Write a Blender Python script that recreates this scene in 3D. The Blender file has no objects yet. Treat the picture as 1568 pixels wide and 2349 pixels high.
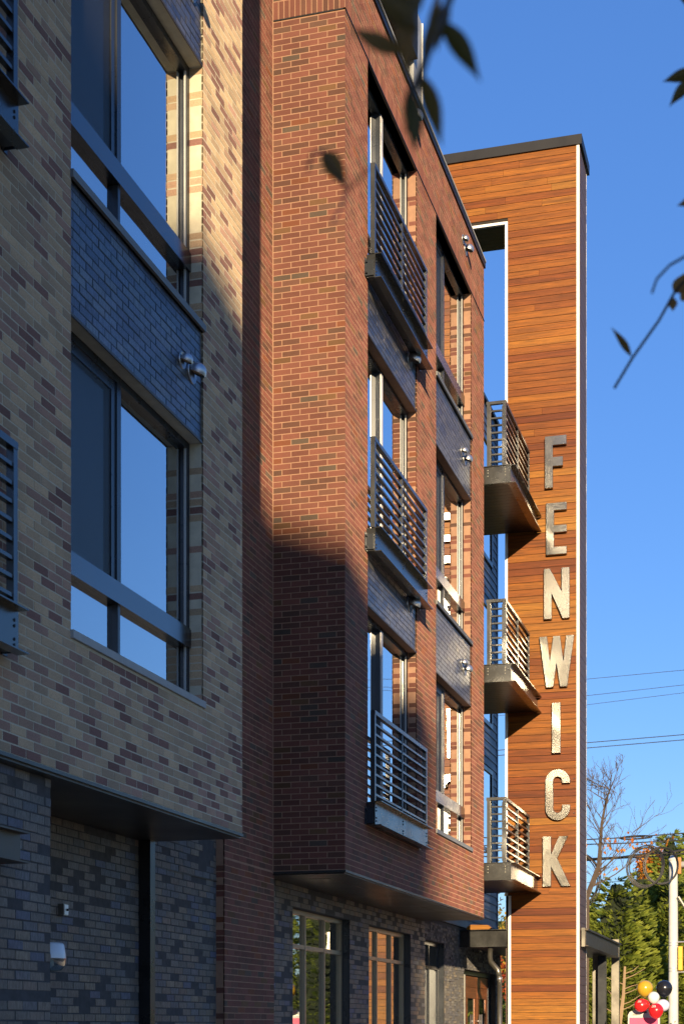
import bpy, math, random
from mathutils import Vector, Quaternion, Matrix

random.seed(11)
scn = bpy.context.scene
COL = scn.collection

# ------------------------------------------------------------------ camera
# Datum: z = 0 is the photographer's eye level, the pavement lies at z = -1.6.
# X runs away from the facade (towards the street), Y runs along the facade.
GROUND = -1.6
AIM = math.atan2(1041, 3634)            # the lens points 16 degrees into the facade
SA, CA = math.sin(AIM), math.cos(AIM)
cam_d = bpy.data.cameras.new('camera')
cam = bpy.data.objects.new('camera', cam_d)
COL.objects.link(cam)
cam.location = (0, 0, 0)
cam.rotation_euler = (math.pi / 2, 0, AIM)
cam_d.sensor_fit = 'VERTICAL'
cam_d.sensor_height = 36.0
cam_d.sensor_width = 24.0
cam_d.lens = 3634 / 2349 * 36.0
cam_d.shift_y = 0.5013                  # rising front: verticals stay vertical
cam_d.clip_start = 0.05
cam_d.clip_end = 5000
cam_d.dof.use_dof = True
cam_d.dof.focus_distance = 19.0
cam_d.dof.aperture_fstop = 5.0
scn.camera = cam

# ------------------------------------------------------------------ light
SUN_EL = math.radians(10.5)
SUN_AZ = math.radians(15.8)             # sun behind the camera, 16 deg off the facade line
travel = Vector((-math.sin(SUN_AZ) * math.cos(SUN_EL), math.cos(SUN_AZ) * math.cos(SUN_EL), -math.sin(SUN_EL)))
sun_d = bpy.data.lights.new('sun', 'SUN')
sun_d.energy = 3.8
sun_d.angle = math.radians(0.53)
sun_d.color = (1.0, 0.77, 0.48)
sun = bpy.data.objects.new('sun', sun_d)
COL.objects.link(sun)
sun.rotation_mode = 'QUATERNION'
sun.rotation_quaternion = travel.to_track_quat('-Z', 'Y')

world = bpy.data.worlds.new('World')
scn.world = world
world.use_nodes = True
wn = world.node_tree
bg = wn.nodes['Background']
sky = wn.nodes.new('ShaderNodeTexSky')
sky.sky_type = 'NISHITA'
sky.sun_disc = False
sky.sun_elevation = SUN_EL
sky.sun_rotation = math.pi - SUN_AZ
sky.air_density = 1.0
sky.dust_density = 0.1
sky.ozone_density = 5.5
hsv = wn.nodes.new('ShaderNodeHueSaturation')
hsv.inputs['Saturation'].default_value = 1.22
hsv.inputs['Hue'].default_value = 0.521
gam = wn.nodes.new('ShaderNodeGamma')
gam.inputs['Gamma'].default_value = 0.62
wn.links.new(sky.outputs[0], gam.inputs['Color'])
wn.links.new(gam.outputs[0], hsv.inputs['Color'])
wn.links.new(hsv.outputs[0], bg.inputs[0])
bg.inputs[1].default_value = 0.15
scn.view_settings.view_transform = 'Standard'
scn.view_settings.look = 'None'
scn.view_settings.exposure = 1.3
scn.view_settings.gamma = 1.0
scn.view_settings.use_curve_mapping = False
scn.cycles.max_bounces = 8
scn.cycles.use_denoising = True

# ------------------------------------------------------------------ mesh helpers
class MB:
    """collects faces, each with a random tone value, and links them as one mesh object"""
    def __init__(self):
        self.v, self.f, self.r = [], [], []

    def poly(self, pts, r=0.5):
        n = len(self.v)
        self.v.extend(pts)
        self.f.append(tuple(range(n, n + len(pts))))
        self.r.append(r)

    def box(self, x0, x1, y0, y1, z0, z1, r=0.5):
        n = len(self.v)
        self.v += [(x0, y0, z0), (x1, y0, z0), (x1, y1, z0), (x0, y1, z0), (x0, y0, z1), (x1, y0, z1), (x1, y1, z1), (x0, y1, z1)]
        for q in ((0, 3, 2, 1), (4, 5, 6, 7), (0, 1, 5, 4), (1, 2, 6, 5), (2, 3, 7, 6), (3, 0, 4, 7)):
            self.f.append(tuple(n + i for i in q))
            self.r.append(r)

    def prism(self, pts, fn, d0, d1, r=0.5):
        """polygon pts (p, q) swept from depth d0 to d1 through fn(p, q, d)"""
        n = len(self.v)
        k = len(pts)
        self.v += [fn(p, q, d0) for p, q in pts] + [fn(p, q, d1) for p, q in pts]
        self.f.append(tuple(range(n + k - 1, n - 1, -1)))
        self.f.append(tuple(range(n + k, n + 2 * k)))
        self.r += [r, r]
        for i in range(k):
            j = (i + 1) % k
            self.f.append((n + i, n + j, n + k + j, n + k + i))
            self.r.append(r)

    def tube(self, pts, rad, n=7, r=0.5, cap=True):
        pts = [Vector(p) for p in pts]
        rads = rad if isinstance(rad, (list, tuple)) else [rad] * len(pts)
        base = len(self.v)
        ref = None
        for i, p in enumerate(pts):
            t = (pts[min(i + 1, len(pts) - 1)] - pts[max(i - 1, 0)])
            t = t.normalized() if t.length > 1e-9 else Vector((0, 0, 1))
            if ref is None:
                ref = t.orthogonal().normalized()
            ref = (ref - t * ref.dot(t))
            ref = ref.normalized() if ref.length > 1e-6 else t.orthogonal().normalized()
            b = t.cross(ref)
            for k in range(n):
                a = 2 * math.pi * k / n
                self.v.append(tuple(p + (ref * math.cos(a) + b * math.sin(a)) * rads[i]))
        for i in range(len(pts) - 1):
            for k in range(n):
                k2 = (k + 1) % n
                self.f.append((base + i * n + k, base + i * n + k2, base + (i + 1) * n + k2, base + (i + 1) * n + k))
                self.r.append(r)
        if cap:
            self.f.append(tuple(base + k for k in range(n - 1, -1, -1)))
            self.f.append(tuple(base + (len(pts) - 1) * n + k for k in range(n)))
            self.r += [r, r]

    def lathe(self, prof, fn, n=20, r=0.5, a0=0.0, a1=2 * math.pi):
        """profile [(radius, height)] turned about an axis; fn(x, y, h) places it"""
        base = len(self.v)
        full = abs(a1 - a0 - 2 * math.pi) < 1e-6
        m = n if full else n + 1
        for rr, h in prof:
            for k in range(m):
                a = a0 + (a1 - a0) * k / n
                self.v.append(fn(rr * math.cos(a), rr * math.sin(a), h))
        for i in range(len(prof) - 1):
            for k in range(n):
                k2 = (k + 1) % m
                self.f.append((base + i * m + k, base + i * m + k2, base + (i + 1) * m + k2, base + (i + 1) * m + k))
                self.r.append(r)

    def mesh(self, name, mat, smooth=False):
        me = bpy.data.meshes.new(name)
        me.from_pydata(self.v, [], self.f)
        at = me.attributes.new('tone', 'FLOAT', 'FACE')
        at.data.foreach_set('value', self.r)
        me.materials.append(mat)
        if smooth:
            me.polygons.foreach_set('use_smooth', [True] * len(me.polygons))
        me.update()
        return me

    def build(self, name, mat, parent=None, smooth=False, kind=None):
        o = bpy.data.objects.new(name, self.mesh(name, mat, smooth))
        COL.objects.link(o)
        if parent is not None:
            o.parent = parent
            if parent.type == 'EMPTY':
                o.location = -Vector(parent.location)   # parts are modelled in world coordinates
        if kind:
            o['kind'] = kind
        return o


def tag(o, label, cat, group=None):
    o['label'] = label
    o['category'] = cat
    if group:
        o['group'] = group
    return o


def thing(name, loc, label, cat, group=None):
    o = bpy.data.objects.new(name, None)
    COL.objects.link(o)
    o.location = loc
    o.empty_display_size = 0.2
    return tag(o, label, cat, group)


def copy_tree(o, off, parent=None):
    c = o.copy()
    COL.objects.link(c)
    if parent is None:
        c.location = Vector(o.location) + Vector(off)
    else:
        c.parent = parent
    for ch in tuple(o.children):
        copy_tree(ch, off, c)
    return c


def onebox(name, mat, parent, *b, r=0.5):
    m = MB()
    m.box(*b, r=r)
    return m.build(name, mat, parent)

# ------------------------------------------------------------------ materials
def new_mat(name):
    m = bpy.data.materials.new(name)
    m.use_nodes = True
    nt = m.node_tree
    return m, nt, nt.nodes['Principled BSDF']


def noise(nt, scale, detail=4, rough=0.6, vec=None):
    n = nt.nodes.new('ShaderNodeTexNoise')
    n.inputs['Scale'].default_value = scale
    n.inputs['Detail'].default_value = detail
    n.inputs['Roughness'].default_value = rough
    if vec is not None:
        nt.links.new(vec, n.inputs['Vector'])
    return n


def position(nt, sx=1, sy=1, sz=1):
    g = nt.nodes.new('ShaderNodeNewGeometry')
    mp = nt.nodes.new('ShaderNodeMapping')
    mp.inputs['Scale'].default_value = (sx, sy, sz)
    nt.links.new(g.outputs['Position'], mp.inputs['Vector'])
    return mp.outputs[0]


def ramp(nt, fac, stops, interp='LINEAR'):
    r = nt.nodes.new('ShaderNodeValToRGB')
    r.color_ramp.interpolation = interp
    el = r.color_ramp.elements
    while len(el) < len(stops):
        el.new(0.5)
    for e, (p, c) in zip(el, stops):
        e.position = p
        e.color = (*c, 1) if len(c) == 3 else c
    nt.links.new(fac, r.inputs[0])
    return r.outputs[0]


def mixc(nt, mode, fac, a, b):
    m = nt.nodes.new('ShaderNodeMix')
    m.data_type = 'RGBA'
    m.blend_type = mode
    for sock, val in ((m.inputs[0], fac), (m.inputs[6], a), (m.inputs[7], b)):
        if hasattr(val, 'is_linked'):
            nt.links.new(val, sock)
        elif isinstance(val, (int, float)):
            sock.default_value = val
        else:
            sock.default_value = (*val, 1)
    return m.outputs[2]


def bump(nt, bsdf, height, strength, dist):
    b = nt.nodes.new('ShaderNodeBump')
    b.inputs['Strength'].default_value = strength
    b.inputs['Distance'].default_value = dist
    nt.links.new(height, b.inputs['Height'])
    nt.links.new(b.outputs[0], bsdf.inputs['Normal'])


def tone(nt):
    a = nt.nodes.new('ShaderNodeAttribute')
    a.attribute_name = 'tone'
    return a.outputs['Fac']


def mat_brick(name, palette, grain=0.35, rough=0.85, spec=0.25, bstr=0.5, bdist=0.003, gscale=90, streak=1.0, metal=0.0):
    m, nt, b = new_mat(name)
    t = tone(nt)
    col = ramp(nt, t, palette, 'CONSTANT')
    # each brick its own lightness
    ml = nt.nodes.new('ShaderNodeMath'); ml.operation = 'MULTIPLY'; ml.inputs[1].default_value = 37.31
    fr = nt.nodes.new('ShaderNodeMath'); fr.operation = 'FRACT'
    nt.links.new(t, ml.inputs[0]); nt.links.new(ml.outputs[0], fr.inputs[0])
    lt = ramp(nt, fr.outputs[0], [(0, (0.82, 0.82, 0.82)), (1, (1.16, 1.16, 1.16))])
    col = mixc(nt, 'MULTIPLY', 1.0, col, lt)
    p = position(nt, 1, 1, streak)
    n1 = noise(nt, gscale, 5, 0.7, p)
    n2 = noise(nt, 2.2, 4, 0.6, position(nt))
    g = ramp(nt, n1.outputs[0], [(0.3, (1 - grain,) * 3), (0.7, (1 + grain * 0.55,) * 3)])
    col = mixc(nt, 'MULTIPLY', 1.0, col, g)
    w = ramp(nt, n2.outputs[0], [(0.3, (0.86, 0.86, 0.88)), (0.7, (1.1, 1.09, 1.07))])
    col = mixc(nt, 'MULTIPLY', 1.0, col, w)
    nt.links.new(col, b.inputs['Base Color'])
    b.inputs['Roughness'].default_value = rough
    b.inputs['Specular IOR Level'].default_value = spec
    b.inputs['Metallic'].default_value = metal
    b.inputs['Diffuse Roughness'].default_value = 1.0
    bump(nt, b, n1.outputs[0], bstr, bdist)
    return m


def mat_plain(name, col, rough=0.6, metal=0.0, spec=0.5, vary=0.12, vscale=3.0, bstr=0.0, bscale=60, stretch=(1, 1, 1)):
    m, nt, b = new_mat(name)
    n = noise(nt, vscale, 5, 0.6, position(nt, *stretch))
    k = ramp(nt, n.outputs[0], [(0.3, (1 - vary,) * 3), (0.7, (1 + vary,) * 3)])
    nt.links.new(mixc(nt, 'MULTIPLY', 1.0, col, k), b.inputs['Base Color'])
    rr = ramp(nt, n.outputs[0], [(0.3, (max(rough - 0.07, 0.02),) * 3), (0.7, (rough + 0.07,) * 3)])
    nt.links.new(rr, b.inputs['Roughness'])
    b.inputs['Metallic'].default_value = metal
    b.inputs['Specular IOR Level'].default_value = spec
    if rough > 0.8:
        b.inputs['Diffuse Roughness'].default_value = 1.0
    if bstr:
        n2 = noise(nt, bscale, 4, 0.6, position(nt, *stretch))
        bump(nt, b, n2.outputs[0], bstr, 0.003)
    return m


def mat_wood(name, palette, along='x', rough=0.45, dark=0.5, spec=0.4):
    m, nt, b = new_mat(name)
    t = tone(nt)
    base = ramp(nt, t, palette, 'LINEAR')
    st = {'x': (2.2, 30, 55), 'y': (30, 2.2, 55)}[along]
    p = position(nt, *st)
    # offset the grain of every board by its own tone
    cx = nt.nodes.new('ShaderNodeCombineXYZ')
    mm = nt.nodes.new('ShaderNodeMath'); mm.operation = 'MULTIPLY'; mm.inputs[1].default_value = 91.0
    nt.links.new(t, mm.inputs[0])
    for i in range(3):
        nt.links.new(mm.outputs[0], cx.inputs[i])
    ad = nt.nodes.new('ShaderNodeVectorMath'); ad.operation = 'ADD'
    nt.links.new(p, ad.inputs[0]); nt.links.new(cx.outputs[0], ad.inputs[1])
    n1 = noise(nt, 1.0, 7, 0.65, ad.outputs[0])
    n1.inputs['Distortion'].default_value = 0.9
    n2 = noise(nt, 0.22, 3, 0.6, ad.outputs[0])
    g = ramp(nt, n1.outputs[0], [(0.30, (dark,) * 3), (0.5, (0.95,) * 3), (0.68, (1.45, 1.38, 1.2))])
    col = mixc(nt, 'MULTIPLY', 1.0, base, g)
    g2 = ramp(nt, n2.outputs[0], [(0.3, (0.8, 0.76, 0.74)), (0.7, (1.18, 1.2, 1.2))])
    col = mixc(nt, 'MULTIPLY', 1.0, col, g2)
    nt.links.new(col, b.inputs['Base Color'])
    b.inputs['Roughness'].default_value = rough
    b.inputs['Specular IOR Level'].default_value = spec
    bump(nt, b, n1.outputs[0], 0.25, 0.002)
    return m


def mat_glass(name, reflect=0.78, tint=(0.95, 0.98, 1.0), wave=0.004):
    m, nt, b = new_mat(name)
    nt.nodes.remove(b)
    out = nt.nodes['Material Output']
    gl = nt.nodes.new('ShaderNodeBsdfGlossy')
    gl.inputs['Roughness'].default_value = 0.015
    gl.inputs['Color'].default_value = (*tint, 1)
    tr = nt.nodes.new('ShaderNodeBsdfTransparent')
    tr.inputs['Color'].default_value = (0.62, 0.68, 0.66, 1)
    lw = nt.nodes.new('ShaderNodeFresnel')
    lw.inputs['IOR'].default_value = 1.6
    mr = nt.nodes.new('ShaderNodeMapRange')
    mr.inputs['From Min'].default_value = 0.04
    mr.inputs['From Max'].default_value = 0.35
    mr.inputs['To Min'].default_value = reflect * 0.45
    mr.inputs['To Max'].default_value = reflect
    nt.links.new(lw.outputs[0], mr.inputs['Value'])
    mx = nt.nodes.new('ShaderNodeMixShader')
    nt.links.new(mr.outputs[0], mx.inputs[0])
    nt.links.new(tr.outputs[0], mx.inputs[1])
    nt.links.new(gl.outputs[0], mx.inputs[2])
    n = noise(nt, 1.4, 2, 0.5, position(nt))
    bp = nt.nodes.new('ShaderNodeBump')
    bp.inputs['Strength'].default_value = 0.35
    bp.inputs['Distance'].default_value = wave
    nt.links.new(n.outputs[0], bp.inputs['Height'])
    nt.links.new(bp.outputs[0], gl.inputs['Normal'])
    nt.links.new(mx.outputs[0], out.inputs['Surface'])
    return m


def mat_screen(name):
    m, nt, b = new_mat(name)
    out = nt.nodes['Material Output']
    b.inputs['Base Color'].default_value = (0.025, 0.028, 0.03, 1)
    b.inputs['Roughness'].default_value = 0.5
    tr = nt.nodes.new('ShaderNodeBsdfTransparent')
    mx = nt.nodes.new('ShaderNodeMixShader')
    mx.inputs[0].default_value = 0.5
    nt.links.new(tr.outputs[0], mx.inputs[1])
    nt.links.new(b.outputs[0], mx.inputs[2])
    nt.links.new(mx.outputs[0], out.inputs['Surface'])
    return m


def mat_leaf(name, c0, c1, trans=0.25):
    m, nt, b = new_mat(name)
    col = ramp(nt, tone(nt), [(0.0, c0), (1.0, c1)])
    nt.links.new(col, b.inputs['Base Color'])
    b.inputs['Roughness'].default_value = 0.6
    b.inputs['Specular IOR Level'].default_value = 0.3
    out = nt.nodes['Material Output']
    tl = nt.nodes.new('ShaderNodeBsdfTranslucent')
    nt.links.new(col, tl.inputs['Color'])
    mx = nt.nodes.new('ShaderNodeMixShader')
    mx.inputs[0].default_value = trans
    nt.links.new(b.outputs[0], mx.inputs[1])
    nt.links.new(tl.outputs[0], mx.inputs[2])
    nt.links.new(mx.outputs[0], out.inputs['Surface'])
    return m


M = {}
M['tan'] = mat_brick('tan_brick', [(0.0, (0.510, 0.372, 0.228)), (0.26, (0.445, 0.325, 0.208)), (0.46, (0.530, 0.390, 0.238)),
                                   (0.60, (0.390, 0.240, 0.175)), (0.74, (0.42, 0.275, 0.188)), (0.83, (0.235, 0.125, 0.098))], 0.3, gscale=130)
M['tan_mortar'] = mat_plain('tan_mortar', (0.54, 0.50, 0.38), 0.95, spec=0.1, vary=0.1, vscale=12, bstr=0.3)
M['red'] = mat_brick('red_brick', [(0.0, (0.190, 0.074, 0.052)), (0.36, (0.175, 0.070, 0.050)), (0.62, (0.150, 0.070, 0.048)), (0.80, (0.128, 0.068, 0.047)),
                                   (0.89, (0.195, 0.070, 0.036)), (0.93, (0.150, 0.078, 0.038)), (0.97, (0.112, 0.080, 0.058))], 0.22, gscale=110)
M['red_mortar'] = mat_plain('red_mortar', (0.36, 0.215, 0.140), 0.95, spec=0.1, vary=0.12, vscale=10, bstr=0.3)
M['dark'] = mat_brick('charcoal_brick', [(0.0, (0.150, 0.134, 0.110)), (0.30, (0.165, 0.134, 0.102)), (0.55, (0.115, 0.116, 0.120)), (0.72, (0.185, 0.138, 0.100)),
                                         (0.84, (0.095, 0.105, 0.145)), (0.93, (0.20, 0.160, 0.110))], 0.55, rough=0.6, spec=0.45, bstr=0.9, bdist=0.004, gscale=70, streak=0.25)
M['dark_mortar'] = mat_plain('charcoal_mortar', (0.075, 0.072, 0.07), 0.9, spec=0.2, vary=0.2, vscale=14, bstr=0.3)
M['blue'] = mat_brick('glazed_brick', [(0.0, (0.080, 0.086, 0.112)), (0.35, (0.105, 0.106, 0.116)), (0.6, (0.055, 0.060, 0.088)), (0.85, (0.12, 0.112, 0.104))],
                      0.6, rough=0.34, spec=1.0, metal=0.6, bstr=0.8, bdist=0.003, gscale=60, streak=0.3)
M['blue_mortar'] = mat_plain('slate_mortar', (0.05, 0.05, 0.052), 0.8, spec=0.3, vary=0.2, vscale=14)
M['stone'] = mat_brick('ledge_stone', [(0.0, (0.10, 0.10, 0.105)), (0.4, (0.13, 0.125, 0.115)), (0.7, (0.08, 0.082, 0.09)), (0.9, (0.16, 0.14, 0.11))],
                       0.5, rough=0.7, spec=0.4, bstr=0.9, bdist=0.006, gscale=40)
M['wood'] = mat_wood('hardwood_cladding', [(0.0, (0.085, 0.017, 0.003)), (0.25, (0.130, 0.031, 0.004)), (0.5, (0.175, 0.052, 0.005)), (0.75, (0.210, 0.071, 0.007)), (1.0, (0.255, 0.108, 0.013))], 'x', rough=0.5, spec=0.22)
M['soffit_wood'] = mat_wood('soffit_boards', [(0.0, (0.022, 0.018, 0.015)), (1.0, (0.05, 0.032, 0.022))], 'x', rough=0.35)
M['door_wood'] = mat_wood('door_wood', [(0.0, (0.20, 0.065, 0.025)), (1.0, (0.32, 0.11, 0.04))], 'y', rough=0.35)
M['backing'] = mat_plain('dark_backing', (0.03, 0.022, 0.016), 0.9)
M['side_siding'] = mat_plain('dark_brown_siding', (0.10, 0.062, 0.055), 0.6, vary=0.2, vscale=6, stretch=(1, 1, 6))  # dark brown tone for the side boards and inner lining
M['white'] = mat_plain('white_trim', (0.80, 0.79, 0.75), 0.5, vary=0.04)
M['cap'] = mat_plain('black_coping', (0.009, 0.0095, 0.011), 0.5, spec=0.3)
M['coping'] = mat_plain('metal_coping', (0.46, 0.43, 0.34), 0.5, metal=0.0)
M['frame'] = mat_plain('dark_window_frame', (0.022, 0.026, 0.032), 0.3, metal=0.0, spec=0.45, vary=0.06)
M['panel'] = mat_plain('window_panel_metal', (0.135, 0.14, 0.15), 0.22, metal=0.95, vary=0.03, vscale=1.5)
M['steel'] = mat_plain('painted_steel', (0.105, 0.108, 0.108), 0.25, metal=0.92, vary=0.03, vscale=2.0)
M['steel_rail'] = mat_plain('rail_steel', (0.092, 0.096, 0.10), 0.3, metal=0.8, vary=0.03, vscale=3.0)
M['lintel'] = mat_plain('bronze_lintel', (0.06, 0.048, 0.036), 0.45, metal=0.3, vary=0.3, vscale=5)
M['sill'] = mat_plain('stone_sill', (0.36, 0.36, 0.335), 0.8, spec=0.2, vary=0.08, vscale=10)
M['sill_dark'] = mat_plain('slate_sill', (0.16, 0.165, 0.16), 0.6, spec=0.4, vary=0.08, vscale=10)
M['soffit'] = mat_plain('soffit_metal', (0.05, 0.046, 0.040), 0.38, metal=0.5, vary=0.2, vscale=1.2)
M['interior'] = mat_plain('room_wall', (0.10, 0.095, 0.085), 0.9)
M['core'] = mat_plain('dark_core', (0.03, 0.03, 0.03), 0.9)
M['glass'] = mat_glass('sky_glass', 0.98)
M['glass_dim'] = mat_glass('ground_glass', 0.66)
M['screen'] = mat_screen('insect_screen')
M['blind'] = mat_plain('blind_slat', (0.5, 0.5, 0.48), 0.7)
M['letter'] = mat_plain('brushed_steel', (0.255, 0.25, 0.23), 0.24, metal=1.0, vary=0.0, vscale=1.5)
M['hood'] = mat_plain('cast_aluminium', (0.55, 0.55, 0.56), 0.42, metal=0.9, vary=0.06)
M['grille'] = mat_plain('black_grille', (0.012, 0.012, 0.012), 0.8)
M['siding'] = mat_plain('navy_siding', (0.060, 0.072, 0.105), 0.5, spec=0.4, vary=0.1, vscale=2)
M['pale_panel'] = mat_plain('pale_grey_panel', (0.42, 0.44, 0.45), 0.45, vary=0.05)
M['gold_frame'] = mat_plain('bronze_frame', (0.34, 0.27, 0.175), 0.4, metal=0.4, vary=0.06)
M['pipe'] = mat_plain('galvanised_pipe', (0.22, 0.21, 0.18), 0.35, metal=0.8)
M['black'] = mat_plain('black_paint', (0.012, 0.012, 0.013), 0.3)
M['concrete'] = mat_plain('pale_concrete_paint', (0.50, 0.51, 0.50), 0.7, vary=0.08, vscale=5)
M['yellow'] = mat_plain('signal_yellow', (0.75, 0.36, 0.015), 0.5, vary=0.05)
M['ochre'] = mat_plain('ochre_box', (0.42, 0.16, 0.03), 0.6)
M['cable'] = mat_plain('black_cable', (0.012, 0.012, 0.014), 0.5)
M['asphalt'] = mat_plain('asphalt', (0.05, 0.05, 0.052), 0.9, vary=0.2, vscale=1.5, bstr=0.4, bscale=150)
M['paving'] = mat_plain('concrete_paving', (0.33, 0.32, 0.29), 0.9, vary=0.12, vscale=1.5, bstr=0.2, bscale=120)
M['lawn'] = mat_plain('lawn', (0.05, 0.075, 0.02), 0.95, vary=0.3, vscale=3)
M['render'] = mat_plain('neighbour_render', (0.35, 0.33, 0.29), 0.9)
M['roof'] = mat_plain('neighbour_roof', (0.10, 0.09, 0.085), 0.9)
M['bark'] = mat_plain('bark', (0.075, 0.055, 0.04), 0.95, vary=0.3, vscale=8, bstr=0.6, bscale=30)
M['conifer'] = mat_leaf('conifer_leaf', (0.055, 0.090, 0.012), (0.28, 0.32, 0.045), 0.3)
M['shade_core'] = mat_plain('inner_shade_green', (0.012, 0.020, 0.006), 0.95)  # shade between the conifer sprays, put into a near-black green
M['orange'] = mat_leaf('autumn_leaf', (0.38, 0.10, 0.012), (0.55, 0.26, 0.03), 0.35)
M['yellow_leaf'] = mat_leaf('yellow_leaf', (0.12, 0.13, 0.025), (0.50, 0.33, 0.05), 0.35)
M['red_leaf'] = mat_leaf('red_leaf', (0.22, 0.03, 0.015), (0.42, 0.10, 0.02), 0.3)
M['willow'] = mat_leaf('willow_leaf', (0.10, 0.075, 0.014), (0.32, 0.16, 0.04), 0.5)
M['twig'] = mat_plain('twig_bark', (0.06, 0.042, 0.03), 0.8)
M['pale_stem'] = mat_plain('pale_stem', (0.30, 0.21, 0.12), 0.9)
M['grey_plastic'] = mat_plain('grey_plastic', (0.45, 0.44, 0.43), 0.5)
M['pink'] = mat_plain('pink_print', (0.70, 0.06, 0.16), 0.5)
M['lamp_glass'] = mat_plain('frosted_glass', (0.70, 0.72, 0.74), 0.15, spec=0.8)
M['lamp_clear'] = mat_glass('clear_lamp_glass', 0.35)


def mat_balloon(name, col):
    m = mat_plain(name, col, 0.22, spec=0.6, vary=0.03)
    return m

# ------------------------------------------------------------------ masonry
CO, BL, JT = 0.0635, 0.2032, 0.0095      # course height, brick module, joint
PROUD = 0.002                            # bricks stand this far in front of the mortar


def on_u(U):                             # wall facing the street (+X): a runs along Y
    return lambda a, d, z: (U + d, a, z)


def on_v(V):                             # wall facing the camera (-Y): a runs along X
    return lambda a, d, z: (a, V - d, z)


def cells(a0, a1, z0, z1, holes):
    A = sorted({a0, a1, *[min(max(h[i], a0), a1) for h in holes for i in (0, 1)]})
    Z = sorted({z0, z1, *[min(max(h[i], z0), z1) for h in holes for i in (2, 3)]})
    for i in range(len(A) - 1):
        for j in range(len(Z) - 1):
            am, zm = (A[i] + A[i + 1]) / 2, (Z[j] + Z[j + 1]) / 2
            if not any(h[0] < am < h[1] and h[2] < zm < h[3] for h in holes):
                yield A[i], A[i + 1], Z[j], Z[j + 1]


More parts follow.
